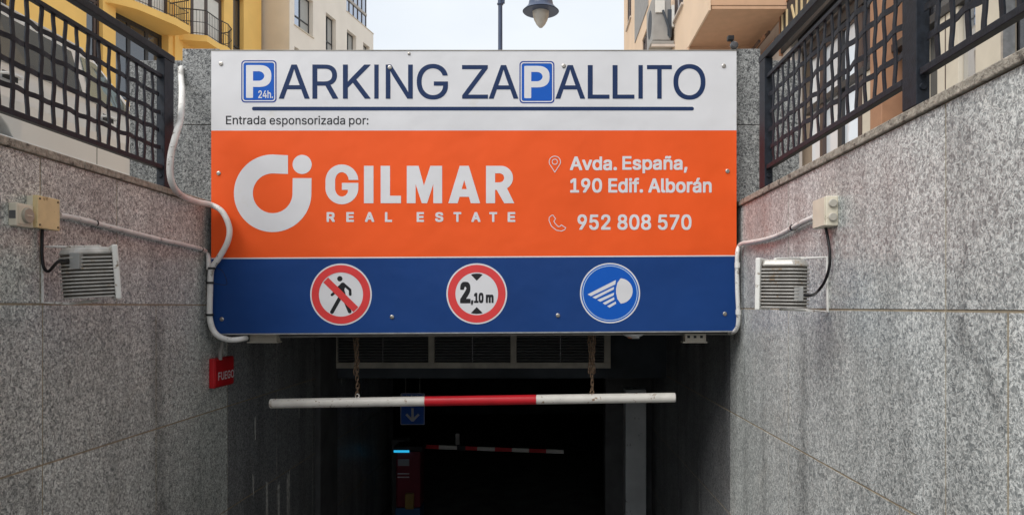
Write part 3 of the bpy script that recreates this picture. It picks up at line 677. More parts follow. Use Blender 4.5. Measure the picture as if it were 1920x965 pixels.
# ------------------------------------------------------------------ under-sign fittings
ZB = at(0, 627, 6.35).z
for px, w_, lab in ((496, .26, 'beige metal plate under the left end of the sign'), (1301, .21, 'beige slotted bracket box under the right end of the sign')):
    c = at(px, 636, 6.42); t = thing('mounting_bracket', lab, 'bracket', (c.x, 6.42, c.z))
    MB().box((-w_ / 2, -.06, -.028), (w_ / 2, .06, -.016)).build('plate', VENTM, t, bevel=.002)
    MB().box((-w_ / 2 + .02, -.05, -.016), (w_ / 2 - .01, .05, .06)).build('body', VENTM, t, bevel=.003)
    if px > 1000:
        for i in (-1, 0, 1): MB().box((i * .055 - .012, -.0512, .014), (i * .055 + .012, -.0495, .036)).build('slot', BLACK, t)
pipe('service_pipe', 'thin pipe clipped under the lower edge of the sign', 'pipe', [at(455, 632, 6.44), at(600, 629.5, 6.44), at(900, 627, 6.44), at(1180, 625.5, 6.44), at(1370, 625, 6.44)], .012, PVCD, 2, 8)
c = at(1187, 628, 6.36); t = thing('sensor_lamp', 'small white lamp with a copper tip tucked under the sign, right of the right chain', 'lamp', c)
m = MB().lathe([(.0, -.022), (.04, -.020), (.085, .0), (.09, .012), (.0, .013)], seg=20); m.build('cover', pr('lamp_cover_white', (.6, .6, .6), .3), t, smooth=True)
MB().tube([(-.01, -.02, -.012), (.05, -.03, -.012)], .018, 10).build('bulb', ALU, t, smooth=True)
MB().tube([(-.045, -.02, -.008), (-.012, -.02, -.012)], .018, 10).build('copper_tip', pr('copper', (.5, .2, .1), .4, metal=.6), t, smooth=True)

# ventilation grille
DV = 9.9
g0, g1 = at(620, 627, DV), at(1145, 690, DV)
t = thing('ventilation_grille', 'long beige three-bay louvred grille on the lintel behind the chains', 'grille', (g0.x, DV, g1.z))
W_, H_ = g1.x - g0.x, .50
fw = .085
fb = MB().box((0, 0, 0), (W_, .08, fw * .9)).box((0, 0, H_ - fw * .6), (W_, .08, H_)).box((0, .001, fw * .9), (fw, .079, H_ - fw * .6)).box((W_ - fw, .001, fw * .9), (W_, .079, H_ - fw * .6))
fb.build('frame', VENTM, t, bevel=.004)
divs = [at(808, 0, DV).x - g0.x, at(962, 0, DV).x - g0.x]
for dx in divs: MB().box((dx - .035, -.006, .0), (dx + .045, .08, H_)).build('divider', VENTM, t, bevel=.003)
MB().box((.02, .079, .02), (W_ - .02, .088, H_ - .02)).build('back_panel', BLACK, t)
bays = [(fw, divs[0] - .035), (divs[0] + .045, divs[1] - .035), (divs[1] + .045, W_ - fw)]
for a, b in bays:
    sm = MB().poly([(0, .0, 0), (0, .004, .006), (0, .05, -.020), (0, .05, -.026)], [(b - a, .0, 0), (b - a, .004, .006), (b - a, .05, -.020), (b - a, .05, -.026)]).mesh('louvre_slat', VENTS)
    for i in range(9): inst('louvre_slat', sm, t, (a, .018, fw + .03 + i * (H_ - 1.6 * fw - .02) / 9))
    MB().box(((a + b) / 2 - .005, .004, fw * .9), ((a + b) / 2 + .005, .016, H_ - fw * .6)).build('stiffener', VENTS, t)

# ------------------------------------------------------------------ height bar and chains
DB = 6.5
pL, pR = at(507, 756, DB), at(1266, 744.5, DB)
t = thing('height_bar', 'red and white height limit bar hanging on two chains', 'height bar', (pL + pR) / 2)
ax = (pR - pL).normalized(); O = (pL + pR) / 2
def seg(px0, px1, mat, nm, r):
    f = lambda px: pL + (pR - pL) * ((px - 507) / 759.)
    a, b = f(px0) - O, f(px1) - O
    return MB().tube([a, a + ax * .006, b - ax * .006, b], [r * .9, r, r, r * .9] if nm == 'white_section' else [r] * 4, 24).build(nm, mat, t, smooth=True)
seg(507, 797, WHITEP, 'white_section', .0425); seg(797, 1005, REDP, 'red_section', .0432); seg(1005, 1266, WHITEP, 'white_section', .0425)
link = bpy.data.meshes
lm = MB(); n = 10; pts = [(.013 * math.cos(R(a)), 0, (.013 if a < 180 else -.013) + .013 * math.sin(R(a))) for a in range(0, 360, 30)]
pts = pts + [pts[0], pts[1]]; lm.tube(pts, .0042, 6, cap=False); lme = lm.mesh('chain_link', RUST, True)
for px, lab, top in ((670, 'rusty chain holding the left part of the height bar', 620), (1110, 'rusty chain holding the right part of the height bar', 618)):
    f = pL + (pR - pL) * ((px - 507) / 759.)
    c = thing('hanging_chain', lab, 'chain', (f.x, DB, f.z + .04), group='chains holding the height bar')
    Ht = at(0, top, DB).z - f.z - .04; k = int(Ht / .036)
    for i in range(k + 1): inst('chain_link', lme, c, (.003 * math.sin(i), 0, .03 + i * .036), (0, 0, R(90 * (i % 2) + 25)))
    k2 = int(Ht * .72 / .036)
    for sx in (-.02, .016):          # doubled upper length
        if px > 1000 or sx < 0:
            for i in range(k2): inst('chain_link', lme, c, (sx * (1 + .3 * math.sin(i * .7)), .012, Ht - i * .036), (0, 0, R(90 * (i % 2) + 55)))
    MB().tube([(.016 * math.cos(R(a)), 0, .016 + .016 * math.sin(R(a))) for a in range(0, 390, 30)], .005, 8, cap=False).build('eye_bolt', WHITEP if px < 1000 else RUST, c, smooth=True)

# ------------------------------------------------------------------ inside the garage
DG = 12.4
c = at(773.5, 796, DG); t = thing('down_arrow_sign', 'blue square sign with a pale downward arrow hanging in the dark tunnel', 'sign', c)
sg = pr('garage_sign_blue', (.02, .13, .62), .4)
gw = .205
fn = lambda x, y, l: (x, -l, y)
MB().box((-gw, 0, 0), (gw, .03, .53)).build('board', sg, t, bevel=.01)
sheet('white_edge', [[rrect(-gw + .003, .003, gw - .003, .527, .02), rrect(-gw + .012, .012, gw - .012, .518, .015)]], SIGNW, t, .0015, fn)
sheet('arrow', stroke([(0, .28), (0, .06)], .04, False) + stroke([(-.105, .18), (0, .07), (.105, .18)], .04, False), SIGNW, t, .002, fn)
x_ = -gw * .92; k_ = []
for i, w_ in enumerate((.02, .018, .022, .016, .03, .012, .028, .02, .034, .014, .026, .03, .02)):     # illegible line of small print
    k_.append([[(x_, .468), (x_ + w_, .468), (x_ + w_, .468 + (.022 if i % 3 else .03)), (x_, .468 + (.022 if i % 3 else .03))]]); x_ += w_ + .007
sheet('small_print', k_, SIGNW, t, .002, fn)
for x in (-.12, .12): MB().tube([(x, .015, .53), (x, .015, at(0, 0, DG).z * 0 + (-.62 - c.z))], .008, 6).build('hanger', PVCD, t)
t = thing('ticket_machine', 'dark red ticket machine with a glowing cyan strip at the foot of the ramp', 'ticket machine', (at(764, 0, 12.6).x, 12.6, floor_z(12.6)))
z0 = floor_z(12.6); hh = at(0, 846, 12.6).z - z0
MRED = pr('machine_dark_red', (.17, .022, .035), .4, var=.1)
MB().box((-.21, -.02, 0), (.22, .42, .35)).build('base', pr('machine_blue_base', (.03, .10, .22), .5), t, bevel=.02)
MB().box((-.2, -.0, .35), (.22, .4, hh)).build('cabinet', MRED, t, bevel=.03)
MB().box((-.23, -.03, hh), (.26, .42, hh + .10)).build('hood', BLACK, t, bevel=.02)
MB().box((-.225, -.045, hh - .005), (.035, -.01, hh + .03)).build('light_strip', CYAN, t)
MB().box((-.16, -.012, hh - .24), (.03, .0, hh - .13)).build('screen', pr('screen_grey', (.35, .35, .36), .3), t)
for dz in (.38, .44): MB().box((-.17, -.01, hh - dz), (.03, .0, hh - dz + .015)).build('card_slot', SIGNW, t)
MB().box((-.03, -.10, .35), (.12, -.0, .62)).build('hand_support', pr('machine_yellow', (.30, .20, .06), .5), t, bevel=.02)
a, b = at(762, 835, 13.3), at(1057, 846, 13.3)
t = thing('barrier_arm', 'red and white striped barrier arm across the dark ramp foot beyond the height bar', 'barrier', a)
pxs = [762, 791, 823, 857, 873, 895, 928, 960, 992, 1024, 1057]; cols = 'WRWKRWRWRW'
for i, cch in enumerate(cols):
    u0, u1 = (pxs[i] - 762) / 295, (pxs[i + 1] - 762) / 295; p, q_ = (b - a) * u0, (b - a) * u1
    n_ = {'W': ('white_section', WHITEP), 'R': ('red_section', REDP), 'K': ('arm_joint', BLACK)}[cch]; r = .033 if cch != 'K' else .04
    m = MB(); m.poly([(p.x, -.02, p.z - r), (p.x, .02, p.z - r), (p.x, .02, p.z + r), (p.x, -.02, p.z + r)], [(q_.x, -.02, q_.z - r), (q_.x, .02, q_.z - r), (q_.x, .02, q_.z + r), (q_.x, -.02, q_.z + r)])
    m.build(n_[0], n_[1], t)
p = at(858, 820, 13.3) - a; MB().box((p.x - .035, -.02, p.z - .12), (p.x + .035, .0, p.z + .08)).build('end_plate', PVCD, t)
MB().box((-.25, -.1, floor_z(13) - a.z), (.02, .25, .12)).build('drive_cabinet', CONC, t, bevel=.02)

# ------------------------------------------------------------------ fences
def flatbar(pts, wdir, w_, th):
    """rectangular bar along pts, width w_ along wdir, thickness th across it."""
    m = MB(); P = [Vector(p) for p in pts]; n0 = len(m.v); wd = Vector(wdir)
    for i, p in enumerate(P):
        tg = (P[min(i + 1, len(P) - 1)] - P[max(i - 1, 0)]).normalized(); nn = tg.cross(wd).normalized(); ww = nn.cross(tg).normalized()
        for a, b in ((-1, -1), (1, -1), (1, 1), (-1, 1)): m.v.append(tuple(p + ww * (a * w_ / 2) + nn * (b * th / 2)))
    for i in range(len(P) - 1):
        m.f += [(i * 4 + j, i * 4 + (j + 1) % 4, i * 4 + 4 + (j + 1) % 4, i * 4 + 4 + j) for j in range(4)]
    k = (len(P) - 1) * 4; m.f += [(3, 2, 1, 0), (k, k + 1, k + 2, k + 3)]
    return m
def fence(side, X, label, posts, group=None):
    t = thing('fence', label, 'fence', (X, 0, 0))
    zb, zm, zt = 1.045, 1.695, 1.855; dz = (zm - zb) / 5
    vms = []
    for v in range(6):
        ph = v % 2; pts = []; rs = random.Random(v + (10 if side > 0 else 0))
        for i in range(16):
            z_ = zb - .01 + (zm - zb + .02) * i / 15.
            pts.append((.0036 * math.cos(math.pi * (z_ - zb) / dz + math.pi * ph), .0012 * math.sin(z_ * 19 + rs.random() * .9 + v * 1.3), z_))
        vms.append(flatbar(pts, (0, 1, 0), .029, .008).mesh('vertical_bar', STEEL))
    for (ya, yb) in posts['panels']:
        nb = max(2, round((yb - ya) / .112)); st_ = (yb - ya) / nb
        for i in range(1, nb):
            inst('vertical_bar', vms[(i % 2) + 2 * random.randrange(3)], t, (0, ya + i * st_ + random.uniform(-.005, .005), random.uniform(-.005, .004)), (random.uniform(-.003, .003), 0, random.uniform(-.03, .03)))
        for j in range(1, 5):
            pts = []; NN = nb * 4
            for i in range(NN + 1):
                y = ya + .012 + (yb - ya - .024) * i / NN
                pts.append((.0062 * math.cos(math.pi * (y - ya) / st_ + math.pi * (j % 2)), y, zb + dz * j + .003 * math.sin(y * 17 + j * 2.1) + .002 * math.sin(y * 41 + j)))
            flatbar(pts, (0, 0, 1), .029, .007).build('horizontal_bar', STEEL, t)
        for nm, z0, z1, wx in (('bottom_rail', zb - .028, zb + .004, .021), ('mesh_rail', zm, zm + .028, .016)):
            MB().box((-wx, ya, z0), (wx, yb, z1)).build(nm, STEEL, t, bevel=.003)
    y0, y1 = posts['rail']
    m = MB().box((-.030, y0, zt - .03), (.030, y1, zt + .022)); m.v = [(x, y, z_ + (.028 * (y - 3.4) / 2.3)) for x, y, z_ in m.v]
    m.build('handrail', STEEL, t, bevel=.005)
    for (ya, yb) in posts['posts']:
        p = MB().box((-.03, ya, ZC + .046), (.03, yb, zt - .008)).build('post', STEEL, t, bevel=.003)
        MB().lathe([(.0, -.008), (.014, -.008), (.018, -.002), (.018, 0)], (-side * .0, ya, 1.0 - .03), axis='y', seg=14).build('bolt', STEEL, p, smooth=True)
    return t
PO = dict(panels=[(3.42, 5.50), (1.15, 3.26)], rail=(1.0, 5.66), posts=[(5.50, 5.64), (3.27, 3.40), (1.02, 1.14)])
fence(-1, XL - .01, 'black woven-bar fence on the left wall in front of the parked car', PO)
fence(1, XR + .01, 'black woven-bar fence on the right wall in front of the shopfront', PO)

# ------------------------------------------------------------------ parked car
def car():
    X0, X1 = -6.05, -4.30; t = thing('parked_car', 'silver-white car parked behind the left fence', 'car', ((X0 + X1) / 2, 7.0, ZS))
    hw = (X1 - X0) / 2; y_ = lambda d: d - 7.0
    def arch(cd, r=.485): return [(y_(cd) + r * math.cos(R(a)), .34 + r * math.sin(R(a))) for a in range(190, -11, -20)][::-1] if False else [(y_(cd) - r * math.cos(R(a)), .36 + r * math.sin(R(a))) for a in range(-15, 196, 15)]
    rw, fw_ = 5.62, 8.42
    sil = [(y_(4.72), .32)] + arch(rw) + [(y_(6.1), .24), (y_(7.9), .24)] + arch(fw_) + [(y_(9.2), .30), (y_(9.26), .62), (y_(9.12), .92), (y_(8.1), 1.16), (y_(7.9), 1.235), (y_(4.85), 1.235), (y_(4.68), .95), (y_(4.66), .5)]
    body = MB(); tris = tessellate_polygon([[Vector((a, b, 0)) for a, b in sil]]); n = len(sil)
    def wid(z): return hw - (.05 if z > 1.1 else 0) - (.04 if z < .35 else 0)
    for s in (-1, 1): body.v += [(s * wid(z), y, z) for y, z in sil]
    body.f += [tuple(q) for q in tris] + [tuple(n + i for i in reversed(q)) for q in tris]
    body.f += [(i, (i + 1) % n, n + (i + 1) % n, n + i) for i in range(n)]
    b = body.build('body', CARP, t); bev(b, .03, 3)
    MB().box((hw - .012, y_(4.9), .60), (hw + .004, y_(8.9), .63)).build('side_crease', CARP, t, bevel=.006)
    # greenhouse
    zb_, zt_ = 1.235, 1.73
    lo = [(y_(4.85), zb_), (y_(8.15), zb_)]; hi = [(y_(5.3), zt_), (y_(7.35), zt_)]
    m = MB(); xi, xo = hw - .17, hw - .06
    m.poly([(-xo, lo[0][0], zb_), (xo, lo[0][0], zb_), (xo, lo[1][0], zb_), (-xo, lo[1][0], zb_)], [(-xi, hi[0][0], zt_), (xi, hi[0][0], zt_), (xi, hi[1][0], zt_), (-xi, hi[1][0], zt_)])
    g_ = m.build('cabin', CARP, t); bev(g_, .035, 3)
    MB().box((-xi + .05, hi[0][0] + .1, zt_ - .005), (xi - .05, hi[1][0] - .05, zt_ + .03)).build('roof', CARP, t, bevel=.02)
    for s in (-1, 1):
        MB().tube([(s * (xi - .04), hi[0][0] + .15, zt_ + .045), (s * (xi - .04), hi[1][0] - .1, zt_ + .045)], .012, 8).build('roof_rail', ALU, t, smooth=True)
        def gp(y, u):   # point on the sloping cabin side
            return Vector((s * ((xo - (xo - xi) * u) + .006), y, zb_ + (zt_ - zb_) * u))
        for ya, yb, yc, yd in ((5.85, 7.02, 6.98, 5.75), (7.14, 7.90, 7.36, 7.12), (5.12, 5.75, 5.66, 5.45)):
            q_ = [gp(y_(ya), .08), gp(y_(yb), .08), gp(y_(yc), .86), gp(y_(yd), .86)]
            MB().poly(q_, [p + Vector((s * .004, 0, .001)) for p in q_]).build('side_window', GL_CAR if ya > 7 else GL_CARD, t)
    for ya, yb in ((4.86, 5.28), (8.14, 7.37)):
        q_ = [Vector((-xo + .1, y_(ya), zb_ + .02)), Vector((xo - .1, y_(ya), zb_ + .02)), Vector((xi - .08, y_(yb), zt_ - .03)), Vector((-xi + .08, y_(yb), zt_ - .03))]
        o = Vector((0, -.03 if ya < 6 else .03, .02)); MB().poly([p + o * .4 for p in q_], [p + o for p in q_]).build('windscreen' if ya > 6 else 'rear_window', GL_CAR, t)
    for s in (-1, 1):
        for d0 in (7.14, 8.02): MB().box((s * (hw - .004), y_(d0) - .004, .30), (s * (hw + .0015), y_(d0) + .004, 1.21)).build('door_gap', BLACK, t)
        MB().box((s * (hw - .004), y_(6.1), .245), (s * (hw + .01), y_(7.9), .33)).build('sill', pr('car_sill_plastic', (.03, .03, .03), .6), t, bevel=.01)
        for d0 in (5.98, 7.33):
            MB().box((s * (hw - .006), y_(d0) - .085, 1.085), (s * (hw + .002), y_(d0) + .085, 1.145)).build('handle_recess_shade', BLACK, t)  # black plate painted in for the shade behind the handle
            h = MB().tube([(s * (hw - .005), y_(d0) - .11, 1.115), (s * (hw + .04), y_(d0) - .07, 1.12), (s * (hw + .04), y_(d0) + .07, 1.125), (s * (hw - .005), y_(d0) + .11, 1.125)], .012, 8, sub=3).build('door_handle', CARP, t, smooth=True)
        MB().box((s * (hw + .02), y_(7.78), 1.16), (s * (hw + .2), y_(7.9), 1.33)).build('wing_mirror', CARP, t, bevel=.03)
        MB().tube([(s * (xo + .012), y_(4.95), zb_ + .012), (s * (xo + .012), y_(8.0), zb_ + .012)], .014, 8).build('shoulder_highlight', CARP, t, smooth=True)  # tube added as the bright highlight along the body shoulder
        for cd in (rw, fw_):
            wh = bpy.data.objects.new('wheel', None); COL.objects.link(wh); wh.parent = t; wh.location = (s * (hw - .13), y_(cd), .34); wh.empty_display_size = .1
            MB().lathe([(.2, -.11), (.31, -.11), (.34, -.08), (.34, .08), (.31, .11), (.2, .11)], axis='x', seg=32).build('tyre', TYRE, wh, smooth=True)
            MB().lathe([(.0, -.10), (.215, -.10), (.215, .105 * s + (.0)), (.0, .08 * s)], axis='x', seg=24).build('rim', RIM, wh, smooth=True)
            MB().box((-s * .25, -.46, -.28), (-s * .16, .46, .47)).build('arch_liner', BLACK, wh)
    for s in (-1, 1):
        MB().box((s * (hw - .32), y_(9.14), .74), (s * (hw - .06), y_(9.24), .9)).build('headlight', GL_WIN, t, bevel=.02)
        MB().box((s * (hw - .28), y_(4.655), .85), (s * (hw - .03), y_(4.72), 1.12)).build('tail_light', REDBOX, t, bevel=.02)
    return t
car()

# ------------------------------------------------------------------ buildings
class Facade:
    """Vertical plane through (X0, d0) running along (dx, 1); local x = away along it, y = into the building, z up."""
    def __init__(s, name, label, X0, d0, slope, cat='building'):
        s.ang = math.atan2(1, slope); s.u = Vector((math.cos(s.ang), math.sin(s.ang), 0)); s.n = Vector((-s.u.y, s.u.x, 0))  # n: left of u
        s.side = 1 if X0 < 0 else -1                      # buildings on the left lie at +n
        s.o = Vector((X0, d0, 0)); s.t = thing(name, label, cat, s.o, s.ang)
    def uz(s, px, py, off=0.):       # hit of the sight line with the plane moved `off` out towards the street
        o = s.o - s.n * off * s.side; dr = Vector(((px - VX) / F, 1, 0)); 
        k = (o.dot(s.n)) / dr.dot(s.n); p = dr * k
        return (p - s.o).dot(s.u), (VY - py) / F * k
    def box(s, nm, mat, u0, u1, z0, z1, o0, o1, parent=None, be=0., m=None):
        """o0..o1: distance out from the facade (negative = inside)."""
        mm = MB().box((u0, -o0 * s.side, z0), (u1, -o1 * s.side, z1)); return mm.build(nm, mat, parent or s.t, bevel=be)
    def wall(s, nm, mat, u0, u1, z0, z1, holes, th=.35, o=0.):
        us = sorted({u0, u1, *[min(max(h[i], u0), u1) for h in holes for i in (0, 1)]}); m = MB()
        for a, b in zip(us[:-1], us[1:]):
            if b - a < 1e-4: continue
            hs = sorted([(max(h[2], z0), min(h[3], z1)) for h in holes if h[0] <= a + 1e-5 and h[1] >= b - 1e-5]); z_ = z0
            for (p, q_) in hs + [(z1, z1)]:
                if p - z_ > 1e-4: m.box((a, -o * s.side, z_), (b, -(o - th) * s.side, p))
                z_ = max(z_, q_)
        return m.build(nm, mat, s.t)
    def window(s, h, frame, pane, bars=(), rails=(), rec=.22, fw=.06, sill=None, leaf=None):
        u0, u1, z0, z1 = h; g = .004
        fr = MB(); o0, o1 = -rec * s.side, -(rec + .06) * s.side      # local y
        yb = lambda a, b: None
        Y0, Y1 = rec * s.side, (rec + .06) * s.side
        fr.box((u0 + g, Y0, z0 + g), (u0 + fw, Y1, z1 - g)); fr.box((u1 - fw, Y0, z0 + g), (u1 - g, Y1, z1 - g))
        fr.box((u0 + fw, Y0, z0 + g), (u1 - fw, Y1, z0 + fw)); fr.box((u0 + fw, Y0, z1 - fw), (u1 - fw, Y1, z1 - g))
        for b in bars: x = u0 + (u1 - u0) * b; fr.box((x - fw / 2, Y0 - .004 * s.side, z0 + fw), (x + fw / 2, Y1, z1 - fw))
        for b in rails: zz = z0 + (z1 - z0) * b; fr.box((u0 + fw, Y0 - .008 * s.side, zz - fw / 2), (u1 - fw, Y1 - .01 * s.side, zz + fw / 2))
        f = fr.build('window', frame, s.t)
        xs_ = [u0 + fw * .5] + [u0 + (u1 - u0) * b for b in bars] + [u1 - fw * .5]
        for i, (a, b) in enumerate(zip(xs_[:-1], xs_[1:])):
            pm = pane[i % len(pane)] if isinstance(pane, (list, tuple)) else pane
            MB().box((a + .01, Y1 - .03 * s.side, z0 + fw * .5), (b - .01, Y1 - .02 * s.side, z1 - fw * .5)).build('pane', pm, f)
        if sill: MB().box((u0 - .04, -.05 * s.side, z0 - .05), (u1 + .04, .1 * s.side, z0 - .002)).build('sill', sill, f)
        return f

# ---- yellow apartment house
Y_ = Facade('yellow_apartment_house', 'ochre yellow house with curved balconies behind the parked car', at(490, 0, 35).x, 35.0, .2026)
uz = Y_.uz
U = lambda px: uz(px, 0)[0]
zlow = 10.54
def H(px0, px1, z0, z1): return (U(px0), U(px1), z0, z1)
h_sl = H(437, 457, 9.0, uz(455, 1)[1] + .05)
hw = [H(162, 193, 8.1, 14.0), H(217, 316, 7.4, zlow - .0), H(340, 358, 7.6, 10.35), H(357, 420, 10.83, 13.3), H(253, 318, 10.83, 13.3), h_sl, H(60, 120, 12.6, 14.5), H(-60, 20, 8.2, 11.5)]
Y_.wall('wall', YEL, U(-260), 0, ZS, 17.5, hw)
Y_.box('inner_wall', FRAMED, U(-260), -.1, ZS, 17.4, -.9, -.6); Y_.box('back_block', YEL, U(-260), 0, ZS, 17.45, -9, -.92)
Y_.box('roof_slab', YEL, U(-260) - .1, .3, 17.5, 17.9, -9, .35)
Y_.box('pilaster', YEL, U(325), U(340), ZS, 17.4, .001, .08)
Y_.box('string_course', YEL, U(-260), U(205), 11.62 + 2, 11.75 + 2, .001, .06)
Y_.window(hw[0], FRAMEB, GL_DARK, bars=(.72,), rails=(.4,), rec=.15, fw=.09)
Y_.window(hw[1], FRAMED, [GL_DARK, GL_DARK, GL_DARK], bars=(.36, .70), rec=.3, fw=.16)
Y_.window(hw[2], FRAMED, GL_DARK, rec=.2)
Y_.window(hw[3], FRAMEB, [CURT, CURT], bars=(.12, .53,), rec=.12, fw=.17)
Y_.window(hw[4], FRAMEB, [CURT, CURT], bars=(.5,), rec=.12, fw=.14)
Y_.window(hw[5], FRAMED, GL_DARK, bars=(), rails=(.55,), rec=.2, fw=.07)
Y_.window(hw[6], FRAMEB, GL_DARK, rec=.15); Y_.window(hw[7], FRAMEB, GL_DARK, bars=(.5,), rec=.15, fw=.09)
def balcony(F_, outline, z0, z1, rail_h, nm='balcony'):
    """outline: (u, off) points starting and ending on the wall."""
    loc = [(u, -o * F_.side) for u, o in outline]
    b = MB().poly([(x, y, z0) for x, y in loc], [(x, y, z1) for x, y in loc]).build(nm, YEL, F_.t)
    P = []
    for (x0, y0), (x1, y1) in zip(loc[:-1], loc[1:]):
        n = max(1, int(math.hypot(x1 - x0, y1 - y0) / .11))
        P += [(x0 + (x1 - x0) * i / n, y0 + (y1 - y0) * i / n) for i in range(n)]
    P.append(loc[-1]); cx = sum(p[0] for p in loc) / len(loc)
    P = [(cx + (x - cx) * .985, y * .94) for x, y in P]
    m = MB()
    for x, y in P: m.tube([(x, y, z1), (x, y, z1 + rail_h)], .009, 4, cap=False)
    m.build('balusters', FRAMED, b)
    for zz, r in ((z1 + rail_h, .024), (z1 + rail_h * .52, .014), (z1 + .08, .014)): MB().tube([(x, y, zz) for x, y in P], r, 6).build('rail', FRAMED, b, smooth=True)
    return b
def UO(px, py, z):                 # outline point from a pixel on the underside at height z
    k = z * F / (VY - py); p = Vector(((px - VX) / F * k, k, 0)) - Y_.o
    return p.dot(Y_.u), -p.dot(Y_.n) * Y_.side
b1 = [UO(*q_, 10.56) for q_ in ((210, 5), (232, 10), (258, 17), (292, 31), (330, 47), (357, 62))]
b1 = [(b1[0][0] - .1, .002)] + b1 + [(b1[-1][0] + .12, .002)]
balcony(Y_, b1, zlow, 10.81, 1.0)
b2 = [UO(*q_, 10.56) for q_ in ((336.5, 74.5), (388.5, 77.6), (410, 91.7))]
b2 = [(b2[0][0] - .05, .002)] + [(b2[0][0], .25)] + b2[1:] + [(b2[-1][0] + .6, 1.0), (b2[-1][0] + 1.15, .8), (b2[-1][0] + 1.45, .4), (b2[-1][0] + 1.5, .002)]
balcony(Y_, b2, zlow, 10.79, 1.0)

# ---- cream apartment house
K_ = Facade('cream_apartment_house', 'cream plastered house with square windows beyond the yellow one', at(543, 0, 35).x, 35.0, .2026)
uz = K_.uz; U = lambda px: uz(px, 0)[0]
zA0, zA1, zB1 = uz(552, 46)[1], uz(611, 23)[1], uz(552, 87)[1]
zg = uz(650, 22)[1]; ue = U(700); ug0, ug1 = U(649.5), U(690)
hA = [(U(552), U(587), zA0, zA1 + .02), (U(611), U(630), zA0 - .2, zA1), (U(650.5), U(668), zA0, zA1), (U(681), U(693), zA0, zA1)]
hB = [(a, b, zB1 - 1.75, zB1) for a, b in ((U(552), U(561)), (U(611), U(630)), (U(650.5), U(668)))]
hC = [(U(552), U(587), zg, zg + 1.7), (U(611), U(622), zg + .18, zg + 1.7)]
K_.wall('wall', CREAM, 0, ue, ZS, zg, hA + hB)
K_.wall('wall', CREAM, 0, ug0, zg + .0005, zg + 5, hC)
K_.box('inner_wall', FRAMED, .1, ue - .1, ZS, zg - .02, -.9, -.6); K_.box('back_block', BEIGE, .0, ue, ZS, zg - .01, -10, -.92)
K_.box('back_block', CREAM, .0, ug0, zg, zg + 5, -10, -.36)
K_.box('terrace_coping', BEIGE, ug0 + .02, ue + .02, zg, zg + .04, -.5, .03)
K_.box('side_wall', BEIGE, -.03, -.002, ZS, zg + 5, -1.55, -.0)
for h in hA + hB + hC: K_.window(h, FRAMED, [GL_WIN, BLIND], bars=(.5,), rails=(.33,), rec=.22, fw=.055, sill=BEIGE)
# glazed gallery: frame, lower and upper panes
gal = bpy.data.objects.new('glazed_gallery', None); COL.objects.link(gal); gal.parent = K_.t
n = 5; zr = zg + .78; zt2 = zg + 2.5
for i in range(n + 1):
    u = ug0 + .03 + (ug1 - ug0 - .06) * i / n; K_.box('mullion', FRAMEB, u - .03, u + .03, zg + .04, zt2, -.16, -.10, gal)
K_.box('transom', pr('transom_pale', (.45, .40, .35), .6), ug0, ug1, zr, zr + .14, -.17, -.07, gal)
for i in range(n):
    u = ug0 + .03 + (ug1 - ug0 - .06) * i / n; v = u + (ug1 - ug0 - .06) / n
    K_.box('pane', GL_WIN, u + .03, v - .03, zg + .05, zr, -.14, -.13, gal); K_.box('pane', GL_WIN, u + .03, v - .03, zr + .14, zt2, -.14, -.13, gal)
K_.box('gallery_side', GL_WIN, ug1 - .05, ug1 - .03, zg + .05, zt2, -3, -.17, gal)
K_.box('gallery_roof', BEIGE, ug0 + .003, ug1 + .5, zt2 + .002, zt2 + .25, -3, .25, gal)

# ---- peach apartment house on the right
P_ = Facade('peach_apartment_house', 'peach house with an overhanging upper floor and an air conditioner on the right', 3.0, 13.35, 0.0)
uz = P_.uz; U = lambda px: uz(px, 0)[0]
zso = 5.36; uend = U(1170)
def zpx(px, py): return uz(px, py)[1]
h1 = (U(1183.5), U(1175.5), zpx(1180, 42) , zpx(1180, 42) + 2.4); h2 = (U(1213), U(1204), zpx(1208, 93) - 1.0, zpx(1208, 66)); h1 = (h1[0], h1[1], h1[2], h1[3])
h3 = (U(1281), U(1262.5), zpx(1278, 12), zpx(1278, 12) + 1.6)
P_.wall('wall', PEACH, 0, uend, zso, 13.5, [h1, h2, h3], th=.30)
P_.box('inner_wall', PEACHG, .1, uend - .1, zso + .1, 13.4, -.8, -.6)
P_.box('end_wall', SOFF, -.16, -.002, zso + .003, 13.4, -1.44, .02)  # shade on this face put into its colour, the darker soffit tone
P_.box('soffit', SOFF, -.15, 1.75, zso - .06, zso - .003, -1.40, -.02)
P_.box('fascia_lip', PEACH, -.17, 1.75, zso - .09, zso + .15, .0, .035)
P_.box('return_wall', SOFF, 1.75, 1.948, ZS, zso - .003, -1.40, -.0)
P_.box('ground_floor_wall', PEACH, 1.95, uend, ZS, zso - .005, -.30, -.002)
P_.box('recess_wall', PEACHG, -.2, 2.0, ZS, zso - .062, -1.62, -1.41)
P_.box('flat_roof', PEACHG, -.3, uend + .2, 13.5, 13.75, -8, .3)
P_.box('back_block', PEACH, 0, uend, ZS, 13.45, -8, -1.63)
P_.box('render_panel', pr('panel_grey', (.30, .30, .30), .7, var=.1), U(1216), U(1191), zpx(1195, 70), 13.3, .002, .02)
for h in (h1, h2, h3): P_.window(h, FRAMEB, GL_WIN, bars=(.5,), rec=.03, fw=.07, sill=PEACHG)
